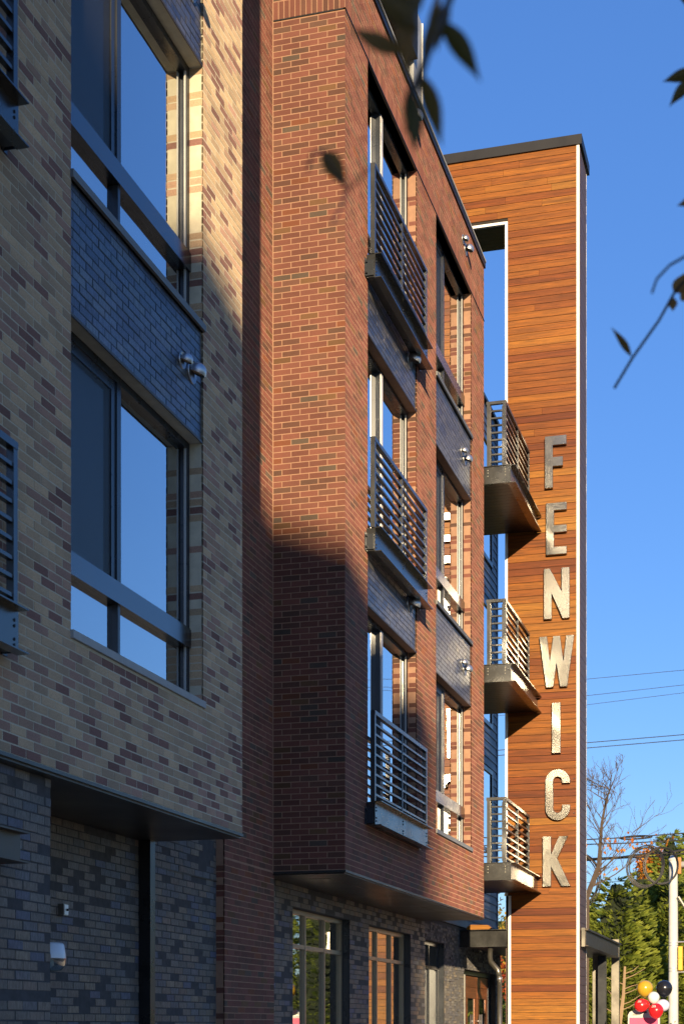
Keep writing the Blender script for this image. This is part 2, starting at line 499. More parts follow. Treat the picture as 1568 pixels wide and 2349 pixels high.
class Wall:
    def __init__(self, owner, name, mortar, brick, seed=1, piece='brick'):
        self.owner, self.name, self.mortar, self.brick, self.piece = owner, name, mortar, brick, piece
        self.back, self.units = MB(), []
        self.rng = random.Random(seed)

    def shell(self, fn, a0, a1, z0, z1, holes=(), depth=0.22, edges=True):
        b = self.back
        for c in cells(a0, a1, z0, z1, holes):
            b.poly([fn(c[0], -PROUD, c[2]), fn(c[1], -PROUD, c[2]), fn(c[1], -PROUD, c[3]), fn(c[0], -PROUD, c[3])])
        rims = [(max(h[0], a0), min(h[1], a1), max(h[2], z0), min(h[3], z1)) for h in holes]
        if edges:
            rims.append((a0, a1, z0, z1))
        for p, q, r, s in rims:
            for (pa, za), (pb, zb) in (((p, r), (q, r)), ((q, r), (q, s)), ((q, s), (p, s)), ((p, s), (p, r))):
                b.poly([fn(pa, -PROUD, za), fn(pb, -PROUD, zb), fn(pb, -depth, zb), fn(pa, -depth, za)])

    def lay(self, fn, a0, a1, z0, z1, holes=(), shift=0.0, module=BL, course=CO, jt=JT, rough=0.0012, seen=True, irregular=False, soldier=False):
        rng = self.rng
        if soldier:
            n = int(round((a1 - a0) / course))
            w = (a1 - a0) / n
            for i in range(n):
                self.units.append((fn, a0 + i * w + jt / 2, a0 + (i + 1) * w - jt / 2, z0 + jt / 2, z1 - jt / 2, rng.random() * 0.8, rng.uniform(-rough, rough), False))
            return
        n = int(round((z1 - z0) / course))
        for k in range(n):
            zl = z0 + k * course
            zh = zl + course
            zm = (zl + zh) / 2
            iv = [(a0, a1)]
            for h in holes:
                if h[2] < zm < h[3]:
                    nxt = []
                    for p, q in iv:
                        if h[1] <= p or h[0] >= q:
                            nxt.append((p, q))
                        else:
                            if h[0] > p:
                                nxt.append((p, h[0]))
                            if h[1] < q:
                                nxt.append((h[1], q))
                    iv = nxt
            off = shift + (module / 2 if k % 2 else 0.0)
            if irregular:
                off = rng.random()
            for p, q in iv:
                a = a0 + off - module * math.ceil((a0 + off - p) / module) if not irregular else p - rng.random() * module
                cut = [p]
                while True:
                    a += module * (rng.uniform(0.45, 1.5) if irregular else 1.0)
                    if a >= q - 0.035:
                        break
                    if a > p + 0.035:
                        cut.append(a)
                cut.append(q)
                for i in range(len(cut) - 1):
                    l, r = cut[i], cut[i + 1]
                    full = abs((r - l) - module) < 1e-4 and seen
                    l2 = l + (jt / 2 if i or l > a0 + 1e-6 else 0)
                    r2 = r - (jt / 2 if i < len(cut) - 2 or r < a1 - 1e-6 else 0)
                    if l == p and l > a0 + 1e-6:
                        l2 = l
                    if r == q and r < a1 - 1e-6:
                        r2 = r
                    jz = rng.uniform(-0.0008, 0.0008)
                    self.units.append((fn, l2, r2, zl + jt / 2 + jz, zh - jt / 2 + jz, rng.random(), rng.uniform(-rough, rough), full and not irregular))

    @staticmethod
    def unit(m, fn, l, r, z0, z1, t, d):
        c = 0.0014
        o = [fn(l, -PROUD - 0.012, z0), fn(r, -PROUD - 0.012, z0), fn(r, -PROUD - 0.012, z1), fn(l, -PROUD - 0.012, z1)]
        e = [fn(l, d - c, z0), fn(r, d - c, z0), fn(r, d - c, z1), fn(l, d - c, z1)]
        f = [fn(l + c, d, z0 + c), fn(r - c, d, z0 + c), fn(r - c, d, z1 - c), fn(l + c, d, z1 - c)]
        n = len(m.v)
        m.v += o + e + f
        m.f.append((n + 8, n + 9, n + 10, n + 11))
        m.r.append(t)
        for a, b in ((0, 4), (4, 8)):
            for i in range(4):
                j = (i + 1) % 4
                m.f.append((n + a + i, n + a + j, n + b + j, n + b + i))
                m.r.append(t)

    def finish(self, singles=0, kind_of_rest='brickwork', visible=None):
        wall = self.back.build(self.name, self.mortar, self.owner)
        order = []
        for i, u in enumerate(self.units):
            if not u[7]:
                continue
            c = Vector(u[0]((u[1] + u[2]) / 2, 0, (u[3] + u[4]) / 2))
            nrm = Vector(u[0](0, 1, 0)) - Vector(u[0](0, 0, 0))
            t = -c.x * SA + c.y * CA
            px = (c.x * CA + c.y * SA) / t
            pz = c.z / t
            if abs(px) < 0.21 and -0.0 < pz < 0.645 and (visible is None or visible(c)):
                order.append((abs(nrm.dot(c)) / t ** 3, i))
        order.sort(reverse=True)
        pick = {i for _a, i in order[:singles]}
        rest = MB()
        cache = {}
        for i, (fn, l, r, z0, z1, t, d, full) in enumerate(self.units):
            if i not in pick:
                self.unit(rest, fn, l, r, z0, z1, t, d)
                continue
            ax = 'u' if abs(fn(1, 0, 0)[1] - fn(0, 0, 0)[1]) > 0.5 else 'v'
            q = (int(t * 24) + 0.5) / 24
            key = (ax, q, round(r - l, 4))
            if key not in cache:
                m = MB()
                base = on_u(0) if ax == 'u' else on_v(0)
                hz = (CO - JT) / 2
                self.unit(m, base, -(r - l) / 2, (r - l) / 2, -hz, hz, q, 0.0)
                cache[key] = m.mesh(self.piece, self.brick)
            o = bpy.data.objects.new(self.piece, cache[key])
            COL.objects.link(o)
            o.parent = wall
            o.location = fn((l + r) / 2, d, (z0 + z1) / 2)
        if rest.f:
            rest.build(kind_of_rest, self.brick, wall, kind='stuff')
        return wall


STOREY = 48 * CO                         # 3.048 m
SILL, HEAD, DECK, SOFFIT, PARAPET = 2.62, 4.72, 2.50, 1.635, 11.71
BAY = -4.61                              # street face of both projecting bays
MAIN = -5.42                             # red wall between the bays
LOW = -5.53                              # ground-floor wall

# ------------------------------------------------------------------ ground
def sheet(name, mat, x0, x1, y0, y1, z):
    m = MB()
    m.poly([(x0, y0, z), (x1, y0, z), (x1, y1, z), (x0, y1, z)])
    return m.build(name, mat, None, kind='structure')


sheet('ground', M['lawn'], -1500, 1500, -1500, 1500, GROUND - 0.15)
sheet('road', M['asphalt'], 0.6, 9.6, -200, 39, GROUND - 0.12)
sheet('cross_road', M['asphalt'], -200, 200, 39, 46, GROUND - 0.124)
m = MB()
m.box(-5.53, 0.45, -60, 38.6, GROUND - 0.2, GROUND)
m.build('pavement', M['paving'], None, kind='structure')
m = MB()
m.box(0.45, 0.6, -60, 38.6, GROUND - 0.2, GROUND + 0.003)
m.build('kerb', M['sill'], None, kind='structure')

# ------------------------------------------------------------------ tan wing
tanb = thing('apartment_building', (-8, 9, GROUND), 'tan brick apartment wing with blue-grey brick panels between its large windows', 'building')
TA0, TA1 = 5.15, 12.96
TW0, TW1 = 9.59, 12.02
TJ0, TJ1 = 6.06, 8.49
t_holes = []
for i in range(3):
    t_holes.append((TW0, TW1, SILL - 0.055 + i * STOREY, HEAD + i * STOREY))
    t_holes.append((TJ0, TJ1, DECK + i * STOREY, HEAD + i * STOREY))
    if i < 2:
        t_holes.append((TW0, TW1, HEAD + i * STOREY - 0.001, SILL - 0.054 + (i + 1) * STOREY))
        t_holes.append((TJ0, TJ1, HEAD + i * STOREY - 0.001, DECK + 0.001 + (i + 1) * STOREY))
w = Wall(tanb, 'tan_wall', M['tan_mortar'], M['tan'], 3)
w.shell(on_u(BAY), TA0, TA1, SOFFIT + 0.02, PARAPET, t_holes, depth=0.20, edges=False)
w.lay(on_u(BAY), TA0 + 0.32, TA1, SOFFIT + 0.025, SOFFIT + 0.025 + 140 * CO, t_holes, shift=0.031)
w.shell(lambda a, d, z: (a, TA1 + d, z), -5.5, BAY - PROUD, SOFFIT + 0.02, PARAPET, depth=0.05, edges=False)
# the brick jamb of the window column
for i in range(2):
    w.shell(on_v(TW1), BAY - 0.21, BAY - 0.007, SILL + i * STOREY, HEAD + i * STOREY, depth=0.02, edges=False)
    w.lay(on_v(TW1), BAY - 0.115 - 0.05, BAY - 0.0065, SILL + i * STOREY, HEAD - 0.01 + i * STOREY, shift=0.045, seen=False)
w.finish(300)

# spandrel panels of slate-blue brick
for i in range(2):
    z0, z1 = HEAD + 0.012 + i * STOREY, SILL - 0.058 + (i + 1) * STOREY
    s = Wall(tanb, 'spandrel', M['blue_mortar'], M['blue'], 20 + i)
    s.shell(on_u(BAY - 0.016), TW0, TW1, z0, z1, depth=0.15)
    s.lay(on_u(BAY - 0.016), TW0, TW1, z0, z1, shift=0.06, rough=0.002)
    s.finish(150 if i == 0 else 40)
    s = Wall(tanb, 'spandrel', M['blue_mortar'], M['blue'], 30 + i)
    s.shell(on_u(BAY - 0.016), TJ0, TJ1, z0, DECK + (i + 1) * STOREY, depth=0.15)
    s.finish(0)


def window(owner, U, v0, v1, zs, zh, vm, kind='tall', sill='stone', screen=True, blind=False, glass='glass'):
    """a recessed window: outer frame with panes, mullions, metal transom panel, sill and lintel as sub-parts"""
    f = MB()
    f0, f1 = U - 0.20, U - 0.118
    w_ = 0.055
    f.box(f0, f1, v0, v0 + w_, zs, zh - 0.06)
    f.box(f0, f1, v1 - w_, v1, zs, zh - 0.06)
    f.box(f0, f1, v0, v1, zh - 0.06, zh - 0.001)
    f.box(f0, f1, v0 + w_, v1 - w_, zs, zs + 0.045)
    fr = f.build('window', M['frame'], owner)

    def sub(nm, mat, *b):
        return onebox(nm, M[mat], fr, *b)
    g0, g1 = U - 0.170, U - 0.162
    if kind == 'tall':
        t0, t1 = zs + 0.435, zs + 0.585
        sub('mullion', 'frame', f0 + 0.001, f1 - 0.001, vm - 0.035, vm + 0.035, t1, zh - 0.06)
        sub('mullion', 'frame', f0 + 0.001, f1 - 0.001, vm - 0.02, vm + 0.02, zs + 0.045, t0)
        m = MB()
        m.box(f0 + 0.002, U - 0.100, v0 + 0.012, v1 - 0.012, t0, t1)
        m.box(f0 + 0.002, U - 0.106, v0 + 0.02, v1 - 0.02, t1, t1 + 0.012)
        m.build('transom_panel', M['panel'], fr)
        sub('pane', glass, g0, g1, v0 + w_, vm - 0.035, t1, zh - 0.06)
        sub('pane', glass, g0, g1, vm + 0.035, v1 - w_, t1, zh - 0.06)
        sub('pane', glass, g0, g1, v0 + w_, vm - 0.02, zs + 0.045, t0)
        sub('pane', glass, g0, g1, vm + 0.02, v1 - w_, zs + 0.045, t0)
        # inner stiles of the opening sash
        m = MB()
        for q in (v0 + w_, vm - 0.035 - 0.075):
            m.box(f0 + 0.02, f1 - 0.012, q, q + 0.075, t1 + 0.012, zh - 0.06)
        m.box(f0 + 0.02, f1 - 0.012, v0 + w_ + 0.075, vm - 0.11, zh - 0.135, zh - 0.06)
        m.build('sash', M['frame'], fr)
        if screen:
            sub('insect_screen', 'screen', U - 0.140, U - 0.1385, v0 + w_ + 0.075, vm - 0.11, t1, zh - 0.135)
        zb = t1
    else:
        sub('mullion', 'frame', f0 + 0.001, f1 + 0.012, vm - 0.06, vm + 0.06, zs + 0.045, zh - 0.06)
        m = MB()
        for q in (-0.035, 0.0, 0.03):
            m.box(f1 + 0.012, f1 + 0.022, vm + q - 0.006, vm + q + 0.006, zs + 0.045, zh - 0.06)
        m.build('track', M['hood'], fr)
        sub('pane', glass, g0, g1, v0 + w_, vm - 0.06, zs + 0.045, zh - 0.06)
        sub('pane', glass, g0, g1, vm + 0.06, v1 - w_, zs + 0.045, zh - 0.06)
        zb = zs
    # glazing bead along the far jamb
    sub('bead', 'sill', f1 - 0.02, f1 - 0.006, v1 - w_ - 0.02, v1 - w_, zs + 0.045, zh - 0.06)
    # lintel plate over the opening
    m = MB()
    m.box(U - 0.2, U - 0.004, v0 + 0.002, v1 - 0.002, zh, zh + 0.010)
    m.box(U - 0.012, U - 0.003, v0 + 0.002, v1 - 0.002, zh - 0.012, zh)
    m.build('lintel', M['lintel'], fr)
    if sill:
        m = MB()
        n = 3
        L = (v1 - v0 + 0.02) / n
        for k in range(n):
            m.box(U - 0.13, U + 0.022, v0 - 0.01 + k * L + (0.002 if k else 0), v0 - 0.01 + (k + 1) * L, zs - 0.055, zs - 0.001)
        m.build('sill', M[sill], fr)
    if blind:
        m = MB()
        z = zb + 0.06
        while z < zh - 0.1:
            m.poly([(U - 0.25, v0 + 0.1, z), (U - 0.25, v1 - 0.1, z), (U - 0.222, v1 - 0.1, z + 0.018), (U - 0.222, v0 + 0.1, z + 0.018)])
            z += 0.03
        m.build('blind', M['blind'], fr, kind='stuff')
    # the room behind
    m = MB()
    m.box(U - 0.42, U - 0.40, v0 - 0.05, v1 + 0.05, zs - 0.05, zh + 0.05)
    m.build('room_wall', M['interior'], fr)
    return fr


for i in range(2):
    window(tanb, BAY, TW0, TW1, SILL + i * STOREY, HEAD + i * STOREY, 10.63, 'tall', 'sill' if i == 0 else 'sill_dark', blind=(i == 1))
    window(tanb, BAY, TJ0, TJ1, DECK + i * STOREY, HEAD + i * STOREY, 7.1, 'door', None)

m = MB()
m.box(-5.52, BAY - 0.012, TA0, TA1 - 0.004, SOFFIT - 0.018, SOFFIT + 0.018)
m.box(BAY - 0.012, BAY + 0.010, TA0, TA1 + 0.006, SOFFIT - 0.002, SOFFIT + 0.022)
m.build('soffit', M['soffit'], tanb)
m = MB()
m.box(-18, -5.85, -2, 14.6, GROUND, PARAPET - 0.1)
m.box(-5.85, -5.06, TA0 + 0.1, TA1 - 0.08, SOFFIT + 0.03, PARAPET - 0.1)
m.build('core', M['core'], tanb)

# ground floor: charcoal pier flush with the bay, recessed wall and return
w = Wall(tanb, 'charcoal_wall', M['dark_mortar'], M['dark'], 5)
NB = 52
zb = SOFFIT - 0.018 - NB * CO
pier = on_u(BAY - 0.09)
w.shell(pier, 6.0, 9.47, GROUND, SOFFIT - 0.018, depth=0.8)
w.lay(pier, 6.0 + 0.034, 9.47, zb, SOFFIT - 0.018, shift=0.0, rough=0.0035)
w.shell(on_u(LOW + 0.02), 9.3, 14.72, GROUND, SOFFIT + 0.4, depth=0.3)
w.lay(on_u(LOW + 0.02), 9.3, 14.72, zb, SOFFIT - 0.018 + 6 * CO, shift=0.07, rough=0.003)
w.finish(300, visible=lambda c: not (c.x < -5 and (c.y < 11.15)))
onebox('flashing', M['lintel'], tanb, LOW + 0.02, LOW + 0.03, 13.0, 14.72, 1.42, 1.427)
m = MB()
m.box(LOW + 0.02, LOW + 0.13, 12.80, 12.91, GROUND, SOFFIT - 0.018)
m.build('corner_post', M['black'], tanb)

# ------------------------------------------------------------------ red wing
redb = thing('apartment_building', (-8, 20, GROUND), 'red brick apartment wing with projecting bay, grey steel balconies and navy siding', 'building')
RV0, RV1 = 16.21, 24.0
A0, A1, B0, B1 = 17.14, 19.53, 20.64, 23.03
r_holes = []
for i in range(3):
    r_holes.append((A0, A1, DECK + i * STOREY, HEAD + i * STOREY))
    r_holes.append((B0, B1, SILL - 0.055 + i * STOREY, HEAD + i * STOREY))
    if i < 2:
        r_holes.append((A0, A1, HEAD - 0.001 + i * STOREY, DECK + 0.001 + (i + 1) * STOREY))
        r_holes.append((B0, B1, HEAD - 0.001 + i * STOREY, SILL - 0.054 + (i + 1) * STOREY))
BAND = HEAD + 2 * STOREY                 # soldier course starts at the top window heads
w = Wall(redb, 'red_wall', M['red_mortar'], M['red'], 8)
zb = SOFFIT + 0.025
ncr = int((BAND - zb) / CO)
w.shell(on_u(BAY), RV0 + PROUD, RV1, zb - 0.005, PARAPET, r_holes, depth=0.20, edges=False)
w.lay(on_u(BAY), RV0 + 0.0065, RV1, zb, zb + ncr * CO, r_holes)
w.lay(on_u(BAY), RV0 + 0.0065, RV1, BAND + 0.012, BAND + 0.21, soldier=True)
w.lay(on_u(BAY), RV0 + 0.0065, RV1, BAND + 0.212, BAND + 0.212 + 10 * CO, shift=0.05, seen=False)
front = on_v(RV0)
w.shell(front, MAIN + 0.004, BAY - PROUD, zb - 0.005, PARAPET, depth=0.1, edges=False)
w.lay(front, MAIN + 0.004, BAY, zb, zb + ncr * CO, shift=0.0)
w.lay(front, MAIN + 0.004, BAY, BAND + 0.012, BAND + 0.21, soldier=True)
w.lay(front, MAIN + 0.004, BAY, BAND + 0.212, BAND + 0.212 + 10 * CO, seen=False)
w.shell(on_u(MAIN), 14.72, RV0 + 0.05, zb - 0.01, PARAPET, depth=0.15)
w.lay(on_u(MAIN), 14.72, RV0 - 0.004, zb, zb + 155 * CO, shift=0.04, seen=False)
w.shell(on_u(MAIN), 14.72, RV0 + 0.05, GROUND, zb - 0.012, depth=0.12)
w.lay(on_u(MAIN), 14.72, RV0 + 0.05, zb - 0.012 - 51 * CO, zb - 0.012, shift=0.09)
w.shell(on_v(14.72), LOW + 0.02, MAIN - 0.007, GROUND, zb - 0.012, depth=0.02)
w.lay(on_v(14.72), LOW + 0.02, MAIN - 0.0065, zb - 0.012 - 51 * CO, zb - 0.012, seen=False)
# far side of the bay, and the jambs
w.shell(lambda a, d, z: (a, RV1 + d, z), -5.5, BAY - PROUD, zb - 0.005, PARAPET, depth=0.05, edges=False)
for i in range(3):
    for q, zl in ((A1, DECK), (B1, SILL)):
        w.shell(on_v(q), BAY - 0.21, BAY - 0.007, zl + i * STOREY, HEAD + i * STOREY, depth=0.02, edges=False)
        w.lay(on_v(q), BAY - 0.16, BAY - 0.0065, zl + i * STOREY, HEAD - 0.01 + i * STOREY, shift=0.05, seen=False)
w.finish(300)

m = MB()
m.tube([(MAIN + 0.006, RV0 - 0.004, SOFFIT), (MAIN + 0.006, RV0 - 0.004, PARAPET)], 0.006, 6)
m.build('sealant_joint', M['red_mortar'], redb)
m = MB()
m.box(BAY - 0.02, BAY + 0.008, RV0 - 0.008, RV1 + 0.004, BAND - 0.003, BAND + 0.010)
m.box(MAIN, BAY + 0.008, RV0 - 0.008, RV0 + 0.02, BAND - 0.0032, BAND + 0.0098)
m.build('band_flashing', M['cap'], redb)

for i in range(2):
    for (p, q, zt, sd) in ((A0, A1, DECK, 40), (B0, B1, SILL - 0.058, 50)):
        z0, z1 = HEAD + 0.012 + i * STOREY, zt + (i + 1) * STOREY
        s = Wall(redb, 'spandrel', M['blue_mortar'], M['blue'], sd + i)
        s.shell(on_u(BAY - 0.016), p, q, z0, z1, depth=0.15)
        s.lay(on_u(BAY - 0.016), p, q, z0, z1, shift=0.06, rough=0.002)
        s.finish(75)
for i in range(3):
    window(redb, BAY, A0, A1, DECK + i * STOREY, HEAD + i * STOREY, 18.15, 'door', None)
    window(redb, BAY, B0, B1, SILL + i * STOREY, HEAD + i * STOREY, 21.66, 'tall', 'sill' if i == 0 else 'sill_dark')

m = MB()
m.box(LOW, BAY - 0.012, RV0 + 0.014, RV1 - 0.01, SOFFIT - 0.018, SOFFIT + 0.016)
m.box(BAY - 0.012, BAY + 0.010, RV0 - 0.006, RV1 + 0.006, SOFFIT - 0.004, SOFFIT + 0.020)
m.box(MAIN + 0.02, BAY - 0.012, RV0 - 0.006, RV0 + 0.014, SOFFIT - 0.004, SOFFIT + 0.0198)
m.build('soffit', M['soffit'], redb)
m = MB()
m.box(-5.16, BAY - 0.30, RV0 + 0.5, RV1 - 0.5, SOFFIT - 0.021, SOFFIT - 0.0185)
m.build('soffit_panel', M['soffit'], redb)

m = MB()
m.box(BAY - 0.30, BAY + 0.03, RV0 - 0.03, RV1 + 0.03, PARAPET + 0.012, PARAPET + 0.045)
m.build('coping', M['coping'], redb)
m = MB()
m.box(BAY - 0.02, BAY + 0.022, RV0 - 0.022, RV1 + 0.022, PARAPET - 0.075, PARAPET + 0.012)
m.build('coping_drip', M['cap'], redb)
m = MB()
m.box(-18, -5.85, 14.6, 30.0, GROUND, PARAPET - 0.2)
m.box(-5.85, -5.06, RV0 + 0.12, RV1 - 0.08, SOFFIT + 0.03, PARAPET - 0.2)
m.build('core', M['core'], redb)

# set-back top floor
ph = MB()
ph.box(-9, -5.46, 22.93, 23.46, PARAPET - 0.2, 15.2)
ph.build('penthouse_panel', M['pale_panel'], redb)
m = MB()
m.box(-5.456, -5.44, 23.44, 23.47, PARAPET - 0.2, 15.2)
m.build('penthouse_trim', M['white'], redb)
onebox('penthouse_wall', M['pale_panel'], redb, -9, -5.55, 17.0, 22.93, PARAPET - 0.2, PARAPET + 0.25)
onebox('penthouse_fascia', M['cap'], redb, -9, -5.40, 17.0, 22.93, 14.35, 15.2)
for k in range(3):
    v0 = 17.4 + k * 1.84
    m = MB()
    m.box(-5.62, -5.52, v0, v0 + 0.09, PARAPET + 0.25, 14.35)
    m.box(-5.62, -5.52, v0 + 1.75, v0 + 1.84, PARAPET + 0.25, 14.35)
    m.box(-5.62, -5.52, v0 + 0.09, v0 + 1.75, PARAPET + 1.05, PARAPET + 1.15)
    f = m.build('penthouse_window', M['frame'], redb)
    onebox('pane', M['glass'], f, -5.58, -5.572, v0 + 0.09, v0 + 1.75, PARAPET + 0.25, PARAPET + 1.05)
    onebox('pane', M['glass'], f, -5.58, -5.572, v0 + 0.09, v0 + 1.75, PARAPET + 1.15, 14.35)
onebox('penthouse_core', M['core'], redb, -8.5, -5.9, 17.0, 22.9, PARAPET + 0.25, 14.35)

# ground floor of the red wing: textured charcoal brick with storefront windows
GH = 1.36
g_holes = [(17.30, 19.70, GROUND, GH), (20.66, 23.06, GROUND, GH)]
w = Wall(redb, 'storefront_wall', M['dark_mortar'], M['dark'], 9)
w.shell(on_u(LOW - 0.01), RV0 - 0.1, 24.0, GROUND, SOFFIT, g_holes, depth=0.22)
w.lay(on_u(LOW - 0.01), RV0 + 0.04, 24.0, SOFFIT - 0.018 - 51 * CO, SOFFIT - 0.018, g_holes, shift=0.02, rough=0.004)
w.finish(200)


def storefront(owner, U, v0, v1, zt, n, mat, zlow=GROUND, trans=0.93):
    m = MB()
    f0, f1 = U - 0.17, U - 0.10
    m.box(f0, f1, v0, v1, zt - 0.055, zt)
    m.box(f0, f1, v0, v0 + 0.05, zlow, zt - 0.055)
    m.box(f0, f1, v1 - 0.05, v1, zlow, zt - 0.055)
    fr = m.build('window', M[mat], owner)
    onebox('transom', M[mat], fr, f0 + 0.001, f1 - 0.001, v0 + 0.05, v1 - 0.05, trans - 0.025, trans + 0.025)
    st = (v1 - v0) / n
    for k in range(1, n):
        onebox('mullion', M[mat], fr, f0 + 0.002, f1 + 0.002, v0 + k * st - 0.022, v0 + k * st + 0.022, zlow, zt - 0.055)
    for k in range(n):
        p, q = v0 + k * st + (0.05 if k == 0 else 0.022), v0 + (k + 1) * st - (0.05 if k == n - 1 else 0.022)
        onebox('pane', M['glass_dim'], fr, U - 0.14, U - 0.133, p, q, zlow, trans - 0.025)
        onebox('pane', M['glass_dim'], fr, U - 0.14, U - 0.133, p, q, trans + 0.025, zt - 0.055)
    onebox('jamb_lining', M['frame'], fr, f1, U - 0.008, v1 - 0.012, v1 - 0.001, zlow, zt)
    onebox('lintel', M['lintel'], fr, f1, U - 0.003, v0 + 0.002, v1 - 0.002, zt + 0.001, zt + 0.02)
    m = MB()
    m.box(U - 0.7, U - 0.68, v0 - 0.1, v1 + 0.1, zlow, zt + 0.1)
    m.build('room_wall', M['interior'], fr)
    return fr


for h in g_holes:
    storefront(redb, LOW - 0.01, h[0], h[1], GH, 3, 'gold_frame')

# stone-clad entrance wall past the bay
s_holes = [(24.06, 25.46, GROUND, GH - 0.02), (27.05, 30.05, GROUND, 0.98)]
w = Wall(redb, 'stone_wall', M['dark_mortar'], M['stone'], 12, piece='stone')
w.shell(on_u(LOW - 0.02), 24.0, 30.6, GROUND, SOFFIT + 0.05, s_holes, depth=0.25)
w.lay(on_u(LOW - 0.02), 24.0, 30.6, SOFFIT - 78 * 0.041, SOFFIT, s_holes, module=0.15, course=0.041, jt=0.003, rough=0.011, irregular=True)
w.finish(0, 'ledge_stones')
storefront(redb, LOW - 0.02, 24.06, 25.46, GH - 0.02, 2, 'frame')

# entrance doors
U = LOW - 0.14
m = MB()
m.box(U - 0.08, U + 0.02, 27.05, 27.20, GROUND, 0.98)
m.box(U - 0.08, U + 0.02, 29.86, 30.05, GROUND, 0.98)
m.box(U - 0.08, U + 0.02, 27.20, 29.86, 0.90, 0.98)
dfr = m.build('door_frame', M['frame'], redb)
m = MB()
for q in (27.24, 27.36, 27.48):
    m.box(U + 0.02, U + 0.05, q, q + 0.06, GROUND, 0.9)
m.build('side_trim', M['sill'], dfr)
onebox('side_light', M['glass_dim'], dfr, U - 0.03, U - 0.02, 27.20, 27.74, GROUND, 0.9)
for k in range(2):
    v0 = 27.76 + k * 1.05
    v1 = v0 + 1.04
    d = MB()
    d.box(U - 0.05, U - 0.02, v0, v1, GROUND, 0.89)
    door = d.build('door', M['backing'], redb)
    z = 0.885
    for j, hgt in enumerate((0.20, 0.20, 0.56, 0.20, 0.20, 0.20, 0.20, 0.20, 0.20)):
        if j == 2:
            onebox('stile', M['door_wood'], door, U - 0.02, U + 0.004, v0 + 0.01, v0 + 0.2, z - hgt + 0.006, z, r=0.4)
            onebox('stile', M['door_wood'], door, U - 0.02, U + 0.004, v1 - 0.2, v1 - 0.01, z - hgt + 0.006, z, r=0.6)
            onebox('door_glass', M['glass_dim'], door, U - 0.015, U - 0.008, v0 + 0.2, v1 - 0.2, z - hgt + 0.006, z)
        else:
            onebox('panel', M['door_wood'], door, U - 0.02, U + 0.004, v0 + 0.01, v1 - 0.01, z - hgt + 0.006, z, r=random.random())
        z -= hgt
    m = MB()
    hv = v1 - 0.09 if k == 0 else v0 + 0.09
    m.tube([(U + 0.075, hv, -0.9), (U + 0.075, hv, 0.20)], 0.016, 10)
    for zz in (-0.6, 0.08):
        m.tube([(U, hv, zz), (U + 0.075, hv, zz)], 0.009, 8)
    m.build('handle', M['hood'], door, smooth=True)

# navy lap siding above the entrance
sd = MB()
sd.box(-5.7, LOW - 0.02, 24.0, 30.1, SOFFIT + 0.06, 11.55)
sid = sd.build('siding_wall', M['siding'], redb)
SW = [(27.9, 29.5, SILL + i * STOREY, HEAD + i * STOREY) for i in range(3)]
nb = int((11.5 - SOFFIT) / 0.15)
for k in range(nb):
    z0 = SOFFIT + 0.06 + k * 0.15
    iv = [(24.05, 30.11)]
    for h in SW:
        if h[2] - 0.08 < z0 + 0.075 < h[3] + 0.08:
            iv = [(24.05, h[0] - 0.08), (h[1] + 0.08, 30.11)]
    for p, q in iv:
        m = MB()
        x = LOW - 0.018
        m.prism([(x + 0.020, z0), (x + 0.020, z0 + 0.012), (x + 0.006, z0 + 0.149), (x, z0 + 0.149), (x, z0)], lambda a, b, c: (a, c, b), p, q, random.random())
        m.build('siding_board', M['siding'], sid)
onebox('corner_trim', M['siding'], redb, LOW - 0.05, LOW + 0.008, 30.112, 30.20, SOFFIT + 0.06, 11.55)
for h in SW:
    m = MB()
    x0, x1 = LOW - 0.018, LOW + 0.022
    m.box(x0, x1, h[0] - 0.08, h[0], h[2] - 0.08, h[3] + 0.08)
    m.box(x0, x1, h[1], h[1] + 0.08, h[2] - 0.08, h[3] + 0.08)
    m.box(x0, x1, h[0], h[1], h[3], h[3] + 0.08)
    m.box(x0, x1, h[0], h[1], h[2] - 0.08, h[2])
    f = m.build('window', M['frame'], redb)
    onebox('pane', M['glass'], f, LOW - 0.010, LOW - 0.002, h[0], h[1], h[2], h[3])
    onebox('meeting_rail', M['frame'], f, LOW - 0.018, LOW + 0.012, h[0], h[1], h[2] + 0.62, h[2] + 0.68)
onebox('siding_coping', M['cap'], redb, -6, LOW + 0.03, 24.0, 30.22, 11.552, 11.62)

